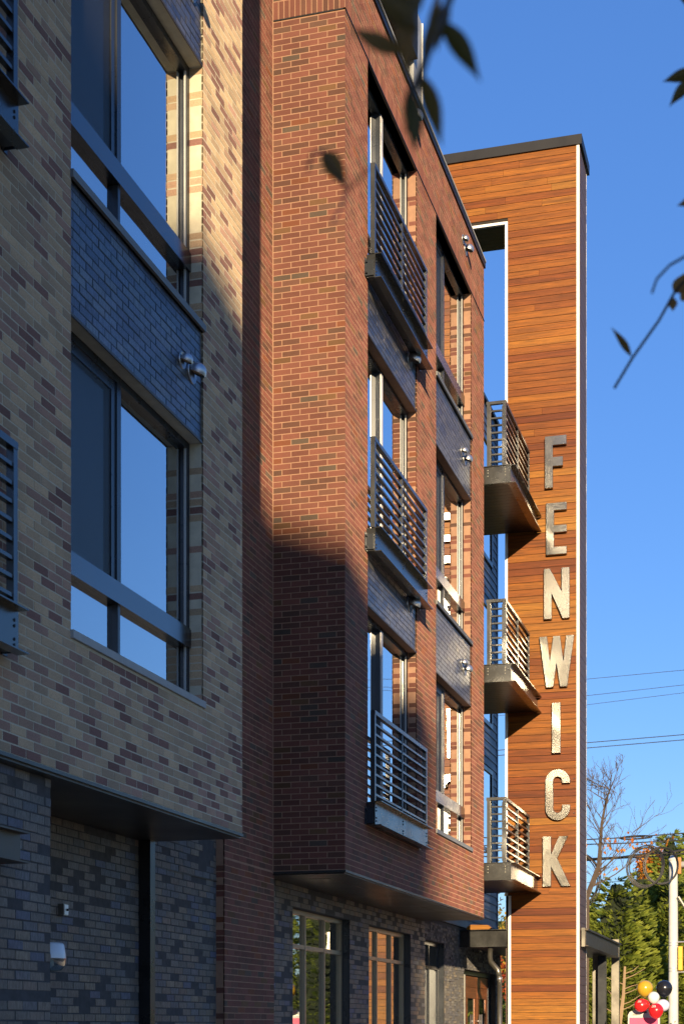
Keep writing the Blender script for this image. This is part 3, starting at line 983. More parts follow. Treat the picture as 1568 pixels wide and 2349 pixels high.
# ------------------------------------------------------------------ juliet balconies
def juliet(v0, v1, zd, label, group):
    """steel channel with outward flanges carrying a slatted railing, bolted in front of a door"""
    t = thing('juliet_balcony', (BAY, (v0 + v1) / 2, zd), label, 'balcony', group)
    c = MB()
    web0, web1 = -4.512, -4.500
    c.box(web0, web1, v0, v1, zd - 0.262, zd - 0.009)
    c.box(web0, web1 + 0.072, v0, v1, zd - 0.009, zd)
    c.box(web0, web1 + 0.072, v0, v1, zd - 0.271, zd - 0.262)
    ch = c.build('channel', M['steel'], t)
    for q in (v0 + 0.05, (v0 + v1) / 2, v1 - 0.05):
        for zz in (0.07, 0.105, 0.185, 0.22):
            b = MB()
            b.lathe([(0.0, 0.008), (0.009, 0.007), (0.011, 0.0)], lambda x, y, h: (web1 + h, q + x, zd - zz + y), 8)
            b.build('bolt', M['frame'], ch)
    onebox('deck', M['frame'], t, BAY + 0.004, web0 - 0.002, v0 + 0.01, v1 - 0.01, zd - 0.25, zd - 0.235)
    onebox('end_plate', M['steel'], t, BAY + 0.010, web0 - 0.001, v0, v0 + 0.010, zd - 0.262, zd - 0.009)
    for q in (v0 - 0.035, v1 + 0.005):
        m = MB()
        m.box(BAY + 0.001, BAY + 0.008, q - 0.02, q + 0.05, zd - 0.26, zd - 0.06)
        m.box(BAY + 0.008, web0 - 0.002, q + 0.012, q + 0.02, zd - 0.25, zd - 0.08)
        for zz in (-0.22, -0.10):
            m.tube([(BAY + 0.008, q - 0.005, zd + zz), (BAY + 0.030, q - 0.005, zd + zz)], 0.011, 6)
        m.build('bracket', M['frame'], t)
    r0, r1 = -4.555, -4.505
    vm = (v0 + v1) / 2
    onebox('top_rail', M['steel_rail'], t, r0, r1 + 0.004, v0, v1, zd + 0.965, zd + 1.01)
    for q in (v0, vm - 0.02, v1 - 0.05):
        m = MB()
        if q == vm - 0.02:
            m.box(r0, r1 - 0.002, q, q + 0.012, zd, zd + 0.965)
            m.box(r0, r1 - 0.002, q + 0.028, q + 0.040, zd, zd + 0.965)
        else:
            m.box(r0, r1, q, q + 0.05, zd, zd + 0.965)
        m.build('post', M['steel_rail'], t)
    for k in range(8):
        z = zd + 0.068 + k * 0.112
        for p, q in ((v0 + 0.05, vm - 0.02), (vm + 0.02, v1 - 0.05)):
            onebox('slat', M['steel_rail'], t, r0 + 0.006, r1 - 0.006, p, q, z, z + 0.024)
    return t


GJ = 'steel juliet balconies on the brick bays'
j0 = juliet(17.05, 19.65, DECK, 'slatted steel juliet balcony of the lowest red-bay door, bottom of three', GJ)
for i, lb in ((1, 'slatted steel juliet balcony on the red bay, middle of three'), (2, 'slatted steel juliet balcony on the red bay, topmost of three')):
    c = copy_tree(j0, (0, 0, i * STOREY))
    c['label'] = lb
for i, lb in ((0, 'steel juliet balcony cut by the edge beside the lower tan window'), (1, 'steel juliet balcony cut by the edge beside the upper tan window')):
    c = copy_tree(j0, (0, 8.64 - 19.65, i * STOREY))
    c['label'] = lb

# steel channel end over the charcoal pier
t = thing('steel_channel', (BAY, 7.8, 1.0), 'short dark steel channel fixed on the charcoal brick pier', 'steel channel')
m = MB()
m.box(-4.60, -4.56, 6.6, 8.78, 1.00, 1.17)
m.build('web', M['lintel'], t)
onebox('top_flange', M['lintel'], t, -4.699, -4.50, 6.6, 8.79, 1.17, 1.18)
onebox('bottom_flange', M['lintel'], t, -4.699, -4.50, 6.6, 8.79, 0.99, 1.00)

# ------------------------------------------------------------------ balconies beside the tower
TOWER = 26.66


def balcony(zd, label):
    t = thing('balcony', (-4.9, 25.3, zd), label, 'balcony', 'balconies between the red bay and the timber tower')
    u0, u1, v0, v1 = -5.50, -4.20, 24.05, 26.63
    c = MB()
    c.box(u1 - 0.012, u1, v0, v1, zd - 0.262, zd - 0.009)
    c.box(u1 - 0.012, u1 + 0.07, v0 + 0.005, v1, zd - 0.009, zd)
    c.box(u1 - 0.06, u1 + 0.07, v0 + 0.005, v1, zd - 0.271, zd - 0.262)
    c.build('side_channel', M['steel'], t)
    c = MB()
    c.box(-4.66, u1 - 0.013, v0, v0 + 0.012, zd - 0.262, zd - 0.009)
    c.box(-4.68, u1 + 0.002, v0 - 0.02, v0 + 0.06, zd - 0.0085, zd + 0.0005)
    c.box(-4.68, u1 - 0.061, v0 - 0.005, v0 + 0.06, zd - 0.2705, zd - 0.2625)
    fs = c.build('fascia', M['steel'], t)
    for q in (-4.56, -4.29):
        for zz in (0.06, 0.10, 0.15):
            b = MB()
            b.lathe([(0.0, 0.007), (0.009, 0.006), (0.011, 0.0)], lambda x, y, h: (q + x, v0 - h, zd - zz + y), 8)
            b.build('bolt', M['pipe'], fs)
    onebox('deck', M['steel'], t, u0, u1 - 0.013, v0 + 0.013, v1, zd - 0.06, zd - 0.02)
    n = 18
    w_ = (v1 - v0 - 0.08) / n
    for k in range(n):
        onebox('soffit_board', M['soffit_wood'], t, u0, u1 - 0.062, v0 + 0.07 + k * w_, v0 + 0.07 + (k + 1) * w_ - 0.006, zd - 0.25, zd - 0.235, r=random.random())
    # railing
    ru0, ru1 = -4.58, -4.285
    pv = v0 + 0.03
    rail = M['steel_rail']
    onebox('top_rail', rail, t, ru0 - 0.01, ru1 + 0.004, pv, pv + 0.055, zd + 0.965, zd + 1.01)
    onebox('top_rail', rail, t, ru1 - 0.051, ru1 + 0.004, pv + 0.055, 26.35, zd + 0.9652, zd + 1.0098)
    for q in (ru0, ru1 - 0.05):
        onebox('post', rail, t, q, q + 0.05, pv + 0.002, pv + 0.052, zd, zd + 0.965)
    for q in (25.21, 26.30):
        onebox('post', rail, t, ru1 - 0.048, ru1 - 0.002, q, q + 0.012, zd, zd + 0.965)
        onebox('post', rail, t, ru1 - 0.048, ru1 - 0.002, q + 0.03, q + 0.042, zd, zd + 0.965)
    m = MB()
    for q in (ru0 + 0.05, ru1 - 0.062):
        m.box(q, q + 0.012, pv + 0.01, pv + 0.045, zd + 0.03, zd + 0.93)
    m.build('panel_edge', rail, t)
    for k in range(8):
        z = zd + 0.068 + k * 0.112
        onebox('slat', rail, t, ru0 + 0.062, ru1 - 0.062, pv + 0.008, pv + 0.046, z, z + 0.024)
        onebox('slat', rail, t, ru1 - 0.046, ru1 - 0.008, pv + 0.052, 25.21, z, z + 0.024)
        onebox('slat', rail, t, ru1 - 0.046, ru1 - 0.008, 25.252, 26.30, z, z + 0.024)
    return t


b0 = balcony(DECK, 'lowest steel balcony with slatted railing beside the letter K')
for i, lb in ((1, 'middle steel balcony with slatted railing beside the letter W'), (2, 'highest steel balcony with slatted railing beside the letter F')):
    c = copy_tree(b0, (0, 0, i * STOREY))
    c['label'] = lb

# ------------------------------------------------------------------ timber sign tower
tw = thing('sign_tower', (-4.1, 27.1, GROUND), 'tall narrow timber-clad portal tower with white edges and black cap', 'tower')
TU0, TU1, TBACK = -4.755, -3.50, 27.58
TTOP, TLINT = 14.78, 13.64
PL = 0.1175
m = MB()
m.box(TU0 + 0.02, TU1 - 0.01, TOWER + 0.018, TBACK - 0.012, GROUND, TTOP)
m.box(-9.0, TU0 + 0.02, TOWER + 0.018, TBACK - 0.012, TLINT + 0.02, TTOP)
m.build('core', M['backing'], tw)
rng = random.Random(4)
z = TTOP - PL
tn = 0.5
while z > GROUND - 0.1:
    if z + PL / 2 > TLINT + 0.03:
        u0 = -9.0
    elif z > 2.2:
        u0 = TU0 + 0.045
    else:
        u0 = TU0 + 0.10
    cuts = [u0]
    x = u0 + rng.uniform(0.4, 2.6)
    while x < TU1 - 0.3:
        if rng.random() < 0.18 or u0 < -8:
            cuts.append(x)
        x += rng.uniform(0.9, 2.6)
    cuts.append(TU1 - 0.045)
    tn = min(1, max(0, 0.4 * tn + 0.6 * rng.random()))
    for p, q in zip(cuts, cuts[1:]):
        tt = min(1, max(0, tn + rng.gauss(0, 0.09)))
        dd = rng.uniform(0, 0.0018)
        onebox('plank', M['wood'], tw, p + 0.0015, q - 0.0015, TOWER - dd, TOWER + 0.019, z + 0.0075, z + PL, r=tt)
    z -= PL
# street-side boards
z = TTOP - 0.15
while z > GROUND - 0.1:
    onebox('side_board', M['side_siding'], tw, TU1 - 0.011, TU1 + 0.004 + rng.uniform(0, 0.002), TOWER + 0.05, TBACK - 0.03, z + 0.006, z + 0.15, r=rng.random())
    z -= 0.15
onebox('front_edge_trim', M['white'], tw, TU1 - 0.044, TU1 + 0.000, TOWER - 0.012, TOWER + 0.048, GROUND, TTOP)
onebox('rear_edge_trim', M['white'], tw, TU1 - 0.03, TU1 + 0.006, TBACK - 0.028, TBACK - 0.004, GROUND, TTOP)
onebox('opening_trim', M['white'], tw, TU0, TU0 + 0.044, TOWER - 0.012, TOWER + 0.04, 2.2, TLINT + 0.02)
onebox('opening_trim', M['white'], tw, TU0 + 0.055, TU0 + 0.099, TOWER - 0.012, TOWER + 0.04, GROUND, 2.2)
onebox('head_trim', M['white'], tw, -9.0, TU0 - 0.001, TOWER - 0.012, TOWER + 0.04, TLINT - 0.02, TLINT + 0.022)
n = 7
for k in range(n):
    w_ = (TBACK - TOWER - 0.06) / n
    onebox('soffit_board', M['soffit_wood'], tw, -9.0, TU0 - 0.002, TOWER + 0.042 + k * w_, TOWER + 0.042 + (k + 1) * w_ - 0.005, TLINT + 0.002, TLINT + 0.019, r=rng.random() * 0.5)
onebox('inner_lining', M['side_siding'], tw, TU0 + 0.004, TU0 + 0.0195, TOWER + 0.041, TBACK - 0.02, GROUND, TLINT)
m = MB()
m.box(-9.05, TU1 + 0.045, TOWER - 0.04, TBACK + 0.09, TTOP + 0.0, TTOP + 0.165)
m.build('cap', M['cap'], tw)

# ------------------------------------------------------------------ letters
def arc(cx, cy, rx, ry, a0, a1, n):
    return [(cx + rx * math.cos(math.radians(a0 + (a1 - a0) * i / n)), cy + ry * math.sin(math.radians(a0 + (a1 - a0) * i / n))) for i in range(n + 1)]


S = 0.132                                # stroke width
W_, H_ = 0.425, 0.845
LETTERS = {
    'F': (0.36, [(0, 0), (S, 0), (S, .36), (.30, .36), (.30, .515), (S, .515), (S, .715), (.36, .715), (.36, .87), (0, .87)]),
    'E': (0.345, [(0, 0), (.345, 0), (.345, .13), (S, .13), (S, .37), (.345, .37), (.345, .49), (S, .49), (S, .74), (.345, .74), (.345, .87), (0, .87)]),
    'N': (0.43, [(0, 0), (S, 0), (S, .43), (.315, 0), (.43, 0), (.43, .85), (.43 - S, .85), (.43 - S, .46), (S - .03, .85), (0, .85)]),
    'W': (0.585, [(.115, 0), (.235, 0), (.293, .40), (.350, 0), (.470, 0), (.585, .86), (.455, .86), (.405, .44), (.350, .86), (.235, .86), (.180, .44), (.130, .86), (0, .86)]),
    'I': (0.150, [(0, 0), (.145, 0), (.145, .85), (0, .85)]),
    'K': (0.465, [(0, 0), (.14, 0), (.14, .33), (.315, 0), (.465, 0), (.245, .47), (.425, .845), (.275, .845), (.14, .54), (.14, .845), (0, .845)]),
}
cw, chh = 0.415, 0.86
r_ = cw / 2
LETTERS['C'] = (cw, [(cw, .62)] + arc(r_, chh - r_, r_, r_, 0, 180, 14) + arc(r_, r_, r_, r_, 180, 360, 14) + [(cw, .26), (cw - S, .26)]
                + arc(r_, r_ - .005, r_ - S, r_ - S, 0, -180, 12) + arc(r_, chh - r_ + .005, r_ - S, r_ - S, 180, 0, 12) + [(cw - S, .62)])
for ch, u0, z0, note in (('F', -4.067, 9.04, 'topmost of the seven'), ('E', -4.047, 7.915, 'just under the F'), ('N', -4.085, 6.835, 'under the E'),
                         ('W', -4.163, 5.685, 'widest of the seven'), ('I', -3.949, 4.575, 'narrow single bar'), ('C', -4.06, 3.445, 'round, between I and K'), ('K', -4.104, 2.335, 'lowest of the seven')):
    wd, pts = LETTERS[ch]
    t = thing('sign_letter', (u0, TOWER, z0), 'brushed steel letter %s on the timber tower, %s' % (ch, note), 'letter', 'brushed steel letters spelling a name')
    m = MB()
    m.prism(pts, lambda p, q, d: (u0 + p, TOWER - d, z0 + q), 0.022, 0.085)
    f = m.build('letter_face', M['letter'], t)
    md = f.modifiers.new('edge', 'BEVEL')
    md.width = 0.004
    md.segments = 2
    m = MB()
    for p, q in ((pts[0][0] + 0.06, 0.12), (pts[0][0] + 0.06, 0.7)):
        q_ = q
        if ch == 'W':
            p, q_ = (0.17, 0.15) if q < .4 else (0.29, 0.6)
        m.tube([(u0 + p, TOWER - 0.024, z0 + q_), (u0 + p, TOWER + 0.004, z0 + q_)], 0.01, 6)
    m.build('standoff', M['frame'], t)

# ------------------------------------------------------------------ vent hoods
def hood(v, z, r, label, U=BAY):
    t = thing('vent_hood', (U, v, z), label, 'vent', 'metal vent hoods on the brick walls')
    m = MB()
    m.lathe([(0.0, 0.004), (r * 1.18, 0.004), (r * 1.22, 0.010), (r * 1.22, 0.0)], lambda x, y, h: (U + h, v + x, z + y), 24)
    m.build('flange', M['hood'], t, smooth=True)
    # a ball-shaped cowl standing off the wall, cut open towards the ground
    m = MB()
    prof = [(r * math.cos(a), r * math.sin(a)) for a in [math.radians(-12 + 102 * i / 9) for i in range(10)]]
    ax = Vector((0.42, 0, 0.908))
    e1 = Vector((0.908, 0, -0.42))
    c = Vector((U + r * 0.72, v, z))
    put = lambda x, y, h: tuple(c + e1 * x + Vector((0, 1, 0)) * y + ax * h)
    m.lathe(prof, put, 22)
    m.build('cowl', M['hood'], t, smooth=True)
    m = MB()
    m.lathe([(0.0, -r * 0.02), (r * 0.975, -r * 0.02)], put, 22)
    m.build('opening', M['grille'], t)
    m = MB()
    for k in (-2, -1, 0, 1, 2):
        w_ = math.sqrt(max(0.01, 1 - (k * 0.3) ** 2)) * r * 0.95
        m.tube([put(k * 0.3 * r, -w_, -r * 0.05), put(k * 0.3 * r, w_, -r * 0.05)], 0.0025, 5)
    m.build('grille', M['pipe'], t)
    return t


for i, wd in ((0, 'lower'), (1, 'upper')):
    z = 5.215 + i * STOREY
    hood(11.60, z, 0.052, 'smaller of two steel vent hoods on the %s blue-grey brick panel, tan wing' % wd, BAY - 0.016)
    hood(11.81, z - 0.012, 0.070, 'larger of two steel vent hoods on the %s blue-grey brick panel, tan wing' % wd, BAY - 0.016)
for i, wd in ((0, 'lower'), (1, 'middle'), (2, 'top')):
    z = 5.20 + i * STOREY
    u_ = BAY - (0.016 if i < 2 else 0)
    hood(22.40, z + 0.02, 0.052, 'smaller vent hood, %s pair near the far end of the red bay' % wd, u_)
    hood(22.60, z - 0.035, 0.070, 'larger vent hood, %s pair near the far end of the red bay' % wd, u_)
hood(19.18, 5.24, 0.085, 'vent hood tucked under the middle juliet balcony', BAY - 0.016)
hood(19.20, 5.24 + STOREY, 0.085, 'vent hood tucked under the topmost juliet balcony', BAY - 0.016)
hood(19.24, 5.24 + 2 * STOREY, 0.085, 'single vent hood just under the red parapet among the leaves', BAY)

# ------------------------------------------------------------------ small fittings under the tan soffit
WU = LOW + 0.02
t = thing('call_box', (WU, 11.26, 0.90), 'small grey box with round button on the charcoal wall', 'call box')
m = MB()
m.box(WU, WU + 0.05, 11.225, 11.305, 0.855, 0.945)
m.build('housing', M['pipe'], t)
onebox('face_plate', M['hood'], t, WU + 0.05, WU + 0.056, 11.231, 11.299, 0.861, 0.939)
m = MB()
m.lathe([(0.0, 0.016), (0.009, 0.014), (0.010, 0.0)], lambda x, y, h: (WU + 0.056 + h, 11.275 + x, 0.90 + y), 12)
m.build('button', M['black'], t)

t = thing('wall_lamp', (WU, 11.22, 0.55), 'frosted glass wall lamp half hidden behind the charcoal pier', 'lamp')
lv, lz, lu = 10.80, 0.50, WU + 0.14
m = MB()
m.lathe([(0.0, 0.117), (0.10, 0.117), (0.112, 0.10), (0.124, 0.02), (0.124, 0.0)], lambda x, y, h: (lu + x, lv + y, lz + h), 28)
m.build('shade', M['lamp_glass'], t, smooth=True)
m = MB()
m.lathe([(0.124, 0.0), (0.118, -0.05), (0.09, -0.088), (0.0, -0.10)], lambda x, y, h: (lu + x, lv + y, lz + h), 28)
m.build('lens', M['lamp_clear'], t, smooth=True)
m = MB()
m.lathe([(0.0, 0.03), (0.03, 0.02), (0.035, -0.03), (0.0, -0.06)], lambda x, y, h: (lu + x, lv + y, lz - 0.02 + h), 12)
m.build('bulb', M['lamp_glass'], t, smooth=True)
onebox('arm', M['pipe'], t, WU, lu - 0.05, lv - 0.03, lv + 0.03, lz + 0.118, lz + 0.14)

# ------------------------------------------------------------------ entrance canopy
cp = thing('entrance_canopy', (-4.5, 29, GROUND), 'flat steel-edged entrance canopy running behind the tower foot', 'canopy')
CZ0, CZ1 = 1.335, 1.63
m = MB()
m.box(-5.53, TU0 + 0.04, 26.62, 26.64, CZ0 + 0.012, CZ1 - 0.012)
m.box(-5.53, TU0 + 0.04, 26.55, 26.655, CZ1 - 0.012, CZ1)
m.box(-5.53, TU0 + 0.04, 26.57, 26.655, CZ0, CZ0 + 0.012)
m.build('front_channel', M['steel'], cp)
m = MB()
m.box(-3.42, -3.405, 26.78, 31.9, CZ0 + 0.012, CZ1 - 0.03)
m.box(-3.49, -3.36, 26.74, 31.98, CZ1 - 0.03, CZ1)
m.box(-3.49, -3.36, 26.74, 31.95, CZ0, CZ0 + 0.012)
m.build('side_channel', M['lintel'], cp)
onebox('end_plate', M['pipe'], cp, -3.47, -3.415, 26.72, 26.74, CZ0 - 0.01, CZ1 + 0.012)
n = 34
for k in range(n):
    w_ = (31.9 - 27.62) / n
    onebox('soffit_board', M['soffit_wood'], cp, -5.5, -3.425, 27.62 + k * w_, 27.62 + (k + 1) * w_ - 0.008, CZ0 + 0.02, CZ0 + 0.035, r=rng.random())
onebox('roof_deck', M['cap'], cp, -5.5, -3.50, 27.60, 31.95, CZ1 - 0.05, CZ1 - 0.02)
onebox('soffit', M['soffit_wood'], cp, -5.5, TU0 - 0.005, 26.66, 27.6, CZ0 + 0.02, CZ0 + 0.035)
for (u0, v0, zt, mt) in ((-3.56, 32.0, 1.72, 'pipe'), (-3.66, 30.6, CZ0 + 0.01, 'frame'), (-3.80, 30.9, CZ0 + 0.01, 'pipe')):
    onebox('post', M[mt], cp, u0, u0 + 0.15, v0, v0 + 0.15, GROUND, zt)
t = thing('timber_offcut', (-5.2, 26.7, CZ1), 'sunlit timber offcut lying on the entrance canopy', 'timber')
m = MB()
m.prism([(-5.40, 0.002), (-5.02, 0.002), (-4.98, 0.03), (-5.03, 0.075), (-5.34, 0.085), (-5.40, 0.05)], lambda p, q, d: (p, d, CZ1 + q), 26.57, 26.72, 0.95)
m.build('block', M['wood'], t)
t = thing('downpipe', (-4.83, 26.56, GROUND), 'dark metal downpipe with elbow beside the tower foot', 'pipe')
m = MB()
m.tube([(-5.02, 26.72, 1.32), (-5.02, 26.68, 1.18), (-4.99, 26.60, 1.08), (-4.86, 26.56, 0.94), (-4.83, 26.56, 0.80)], 0.045, 12)
m.build('elbow', M['pipe'], t, smooth=True)
m = MB()
m.tube([(-4.83, 26.56, 0.80), (-4.83, 26.56, GROUND)], 0.042, 12)
m.build('pipe', M['pipe'], t, smooth=True)
m = MB()
m.tube([(-4.83, 26.56, 0.82), (-4.83, 26.56, 0.76)], 0.048, 12)
m.build('collar', M['hood'], t, smooth=True)

# ------------------------------------------------------------------ trees beyond the street corner
def conifer(x, y, h, r, n, seed, label, mat='conifer', base=GROUND):
    rg = random.Random(seed)
    t = thing('conifer_tree', (x, y, base), label, 'tree', 'conifers screening the street corner')
    m = MB()
    m.tube([(x, y, base), (x + 0.1, y, base + h * 0.5), (x, y, base + h * 0.92)], [0.16, 0.10, 0.02], 8)
    m.build('trunk', M['bark'], t)
    ph = [rg.uniform(0, 6.28) for _ in range(6)]

    def radius(a, s):
        prof = (1 - s) ** 0.62 * (0.72 + 0.28 * min(1, s * 6))
        lump = 1 + 0.16 * math.sin(3 * a + ph[0] + 5 * s) + 0.12 * math.sin(5 * a + ph[1] - 9 * s) + 0.10 * math.sin(2 * a + ph[2] + 17 * s) + 0.08 * math.sin(7 * a + 23 * s + ph[3])
        return 1.12 * r * prof * lump
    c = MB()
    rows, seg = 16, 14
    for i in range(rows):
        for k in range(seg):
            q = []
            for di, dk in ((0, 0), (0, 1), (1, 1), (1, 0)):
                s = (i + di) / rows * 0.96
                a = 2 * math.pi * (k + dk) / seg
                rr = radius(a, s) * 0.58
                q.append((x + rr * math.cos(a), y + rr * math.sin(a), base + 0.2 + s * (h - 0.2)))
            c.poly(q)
    c.build('inner_shade', M['shade_core'], t)  # solid hull standing in for the dark gaps of the crown
    f = MB()
    for _ in range(n):
        s = 1 - math.sqrt(rg.random()) * 0.985
        s = min(max(s, 0.0), 0.985)
        a = rg.uniform(0, 2 * math.pi)
        rr = radius(a, s) * (0.66 + 0.40 * rg.random() ** 0.7)
        p = Vector((x + rr * math.cos(a), y + rr * math.sin(a), base + 0.2 + s * (h - 0.2)))
        out = Vector((math.cos(a), math.sin(a), rg.uniform(0.1, 0.9))).normalized()
        side = Vector((-math.sin(a), math.cos(a), rg.uniform(-0.5, 0.5))).normalized()
        tone_ = min(1, max(0, rg.gauss(0.45, 0.24)))
        L = rg.uniform(0.18, 0.38)
        for j in range(4):
            d = (out + side * (j - 1.5) * 0.42 + Vector((0, 0, rg.uniform(-0.35, 0.15)))).normalized()
            w2 = d.cross(out).normalized() if d.cross(out).length > 0.05 else side
            w2 = (w2 + Vector((rg.uniform(-.6, .6), rg.uniform(-.6, .6), rg.uniform(-.6, .6)))).normalized() * L * 0.13
            b_ = p + side * (j - 1.5) * L * 0.1
            f.poly([tuple(b_ - w2 * 0.5), tuple(b_ + d * L * 0.55 - w2), tuple(b_ + d * L), tuple(b_ + d * L * 0.5 + w2)], tone_)
    f.build('crown', M[mat], t, kind='stuff')
    return t


conifer(-6.55, 50.14, 5.27, 1.50, 4300, 100, 'conifer nearest the tower edge, lower than its neighbours')
conifer(-5.46, 50.45, 6.28, 1.90, 4300, 101, 'broad conifer just before the coiled cables')
conifer(-4.88, 52.69, 6.64, 1.90, 4300, 102, 'conifer standing behind the balloons')
conifer(-3.98, 52.60, 6.60, 1.70, 4300, 103, 'conifer directly behind the pale signal pole')
conifer(-3.05, 53.20, 6.80, 1.90, 4300, 104, 'conifer cut by the picture edge past the signal pole')
conifer(-5.06, 67.20, 9.81, 1.60, 4300, 105, 'tall slim conifer tip rising behind the signal pole top')
conifer(-4.41, 69.47, 9.96, 1.60, 4300, 106, 'tall conifer far behind, cut by the picture edge')
conifer(-5.48, 56.68, 5.87, 1.60, 4300, 107, 'dark conifer filling the gap between two broad ones')
conifer(-6.79, 57.35, 5.40, 1.60, 4300, 108, 'conifer deep behind the tower side beam')
conifer(-11.10, 61.31, 5.90, 2.00, 4300, 109, 'conifer seen through the gap under the lowest balcony')
conifer(-12.66, 65.03, 5.81, 2.00, 4300, 110, 'conifer mostly hidden behind the entrance canopy')

for k, (x, y, h, r) in enumerate(((-0.6, 52, 7.0, 2.0), (1.8, 54, 7.8, 2.2), (4.4, 53, 7.2, 2.2), (7.2, 55, 8.4, 2.4), (10.5, 54, 8.8, 2.6), (14.5, 57, 9.5, 2.8))):
    conifer(x, y, h, r, 1300, 200 + k, 'conifer outside the picture, %s of the row mirrored in the shop windows' % ('first', 'second', 'third', 'fourth', 'fifth', 'sixth')[k])


def leafy(name, x, y, base, h, r, n, seed, mat, label, cat='tree', leaf=0.10, lo=0.3, rise=0.3, puff=0.12):
    """loose broadleaf crown of single leaves on a forking trunk"""
    rg = random.Random(seed)
    t = thing(name, (x, y, base), label, cat)
    m = MB()
    m.tube([(x, y, base), (x + 0.05, y, base + h * 0.45), (x, y, base + h * 0.8)], [0.14, 0.09, 0.02], 8)
    ends = []
    for k in range(9):
        a = rg.uniform(0, 6.28)
        z0 = base + h * rg.uniform(lo, 0.7)
        e = (x + math.cos(a) * r * rg.uniform(.4, .8), y + math.sin(a) * r * rg.uniform(.4, .8), z0 + h * rg.uniform(rise * 0.4, rise))
        m.tube([(x, y, z0), tuple((Vector((x, y, z0)) + Vector(e)) / 2 + Vector((0, 0, .1))), e], [0.05, 0.03, 0.01], 6)
        ends.append(Vector(e))
    m.build('trunk', M['bark'], t)
    f = MB()
    for _ in range(n):
        c = rg.choice(ends)
        p = c + Vector((rg.gauss(0, r * .33), rg.gauss(0, r * .33), rg.gauss(0, h * puff)))
        d = Vector((rg.uniform(-1, 1), rg.uniform(-1, 1), rg.uniform(-1, .5))).normalized()
        w2 = d.orthogonal().normalized()
        w2 = (Quaternion(d, rg.uniform(0, 6.28)) @ w2) * leaf * 0.32
        L = leaf * rg.uniform(.7, 1.3)
        f.poly([tuple(p), tuple(p + d * L * .5 + w2), tuple(p + d * L), tuple(p + d * L * .5 - w2)], rg.random())
    f.build('crown', M[mat], t, kind='stuff')
    return t


q = (-6.4209, 75.1370, 8.8987)
leafy('maple_tree', q[0], q[1], GROUND, q[2] - GROUND, 0.75, 3600, 301, 'orange', 'orange autumn maple peeking above the conifers', leaf=0.2, lo=0.62, rise=0.22, puff=0.04)
q = (-8.9811, 49.4383, 3.8112)
leafy('birch_tree', q[0], q[1], GROUND, q[2] - GROUND + 0.5, 1.5, 2600, 302, 'yellow_leaf', 'yellow-green tree seen between navy siding and tower', leaf=0.17)
q = (-7.9034, 43.5057, 1.7799)
leafy('shrub', q[0], q[1], GROUND, q[2] - GROUND, 0.7, 900, 303, 'red_leaf', 'red-leaved shrub seen beside the downpipe', 'shrub', leaf=0.14)
q = (-7.5441, 41.5282, 0.7166)
leafy('shrub', q[0], q[1], GROUND, q[2] - GROUND, 1.0, 2200, 304, 'conifer', 'green shrub low behind the downpipe', 'shrub', leaf=0.14)

# nearly bare tree
def bare_tree():
    rg = random.Random(77)
    base = Vector((-5.9262, 46.1525, 0.0380))
    base.z = GROUND
    t = thing('bare_tree', tuple(base), 'nearly bare tree with a few orange leaves beside the tower edge', 'tree')
    wood, leaves = MB(), MB()
    spine = [base, Vector((-5.8532, 46.1735, 3.6962)), Vector((-5.5125, 46.2711, 4.6456)), Vector((-5.4273, 46.2955, 5.8481)), Vector((-5.3056, 46.3303, 6.5443)), Vector((-5.1474, 46.3756, 6.9873))]
    wood.tube(spine, [0.13, 0.085, 0.058, 0.042, 0.03, 0.018], 8)

    def twig(p, d, L, r, depth):
        pts = [p]
        q = p
        for i in range(4):
            d = (d + Vector((rg.uniform(-.25, .25), rg.uniform(-.25, .25), rg.uniform(-.12, .22)))).normalized()
            q = q + d * L / 4
            pts.append(q)
        wood.tube(pts, [max(0.004, r * (1 - .2 * i)) for i in range(5)], 5, cap=False)
        if depth:
            for k in range(3 if depth > 1 else 2):
                i = rg.randint(1, 4)
                nd = (d + Vector((rg.uniform(-1, 1), rg.uniform(-.6, .6), rg.uniform(-.3, .8)))).normalized()
                twig(pts[i], nd, L * rg.uniform(.45, .7), r * .55, depth - 1)
        elif rg.random() < 0.16 and p.z < 5.4:
            for k in range(rg.randint(1, 3)):
                a = rg.choice(pts) + Vector((rg.uniform(-.05, .05), rg.uniform(-.05, .05), -0.03))
                dd = Vector((rg.uniform(-.5, .5), rg.uniform(-.3, .3), -1)).normalized() * rg.uniform(.09, .17)
                sd = Vector((rg.uniform(-1, 1), rg.uniform(-.4, .4), rg.uniform(-.2, .2))).normalized() * 0.045
                leaves.poly([tuple(a), tuple(a + dd * .5 + sd), tuple(a + dd), tuple(a + dd * .5 - sd)], rg.random())
    for k in range(24):
        u = rg.uniform(0.25, 1.0)
        i = min(int(u * 5), 4)
        p = spine[i].lerp(spine[i + 1], rg.random())
        a = rg.uniform(-1, 1)
        twig(p, Vector((a, rg.uniform(-.5, .5), rg.uniform(.2, 1.0))).normalized(), rg.uniform(.6, 1.25) * (1.2 - u * 0.4), 0.018, 3)
    for (x1, y1) in ((0.9, 0.35), (1.0, 0.55), (0.75, 0.8)):
        twig(spine[1].lerp(spine[2], rg.random()), Vector((x1, 0.1, y1)).normalized(), 1.6, 0.026, 3)
    wood.build('trunk', M['bark'], t)
    leaves.build('leaves', M['orange'], t, kind='stuff')


bare_tree()
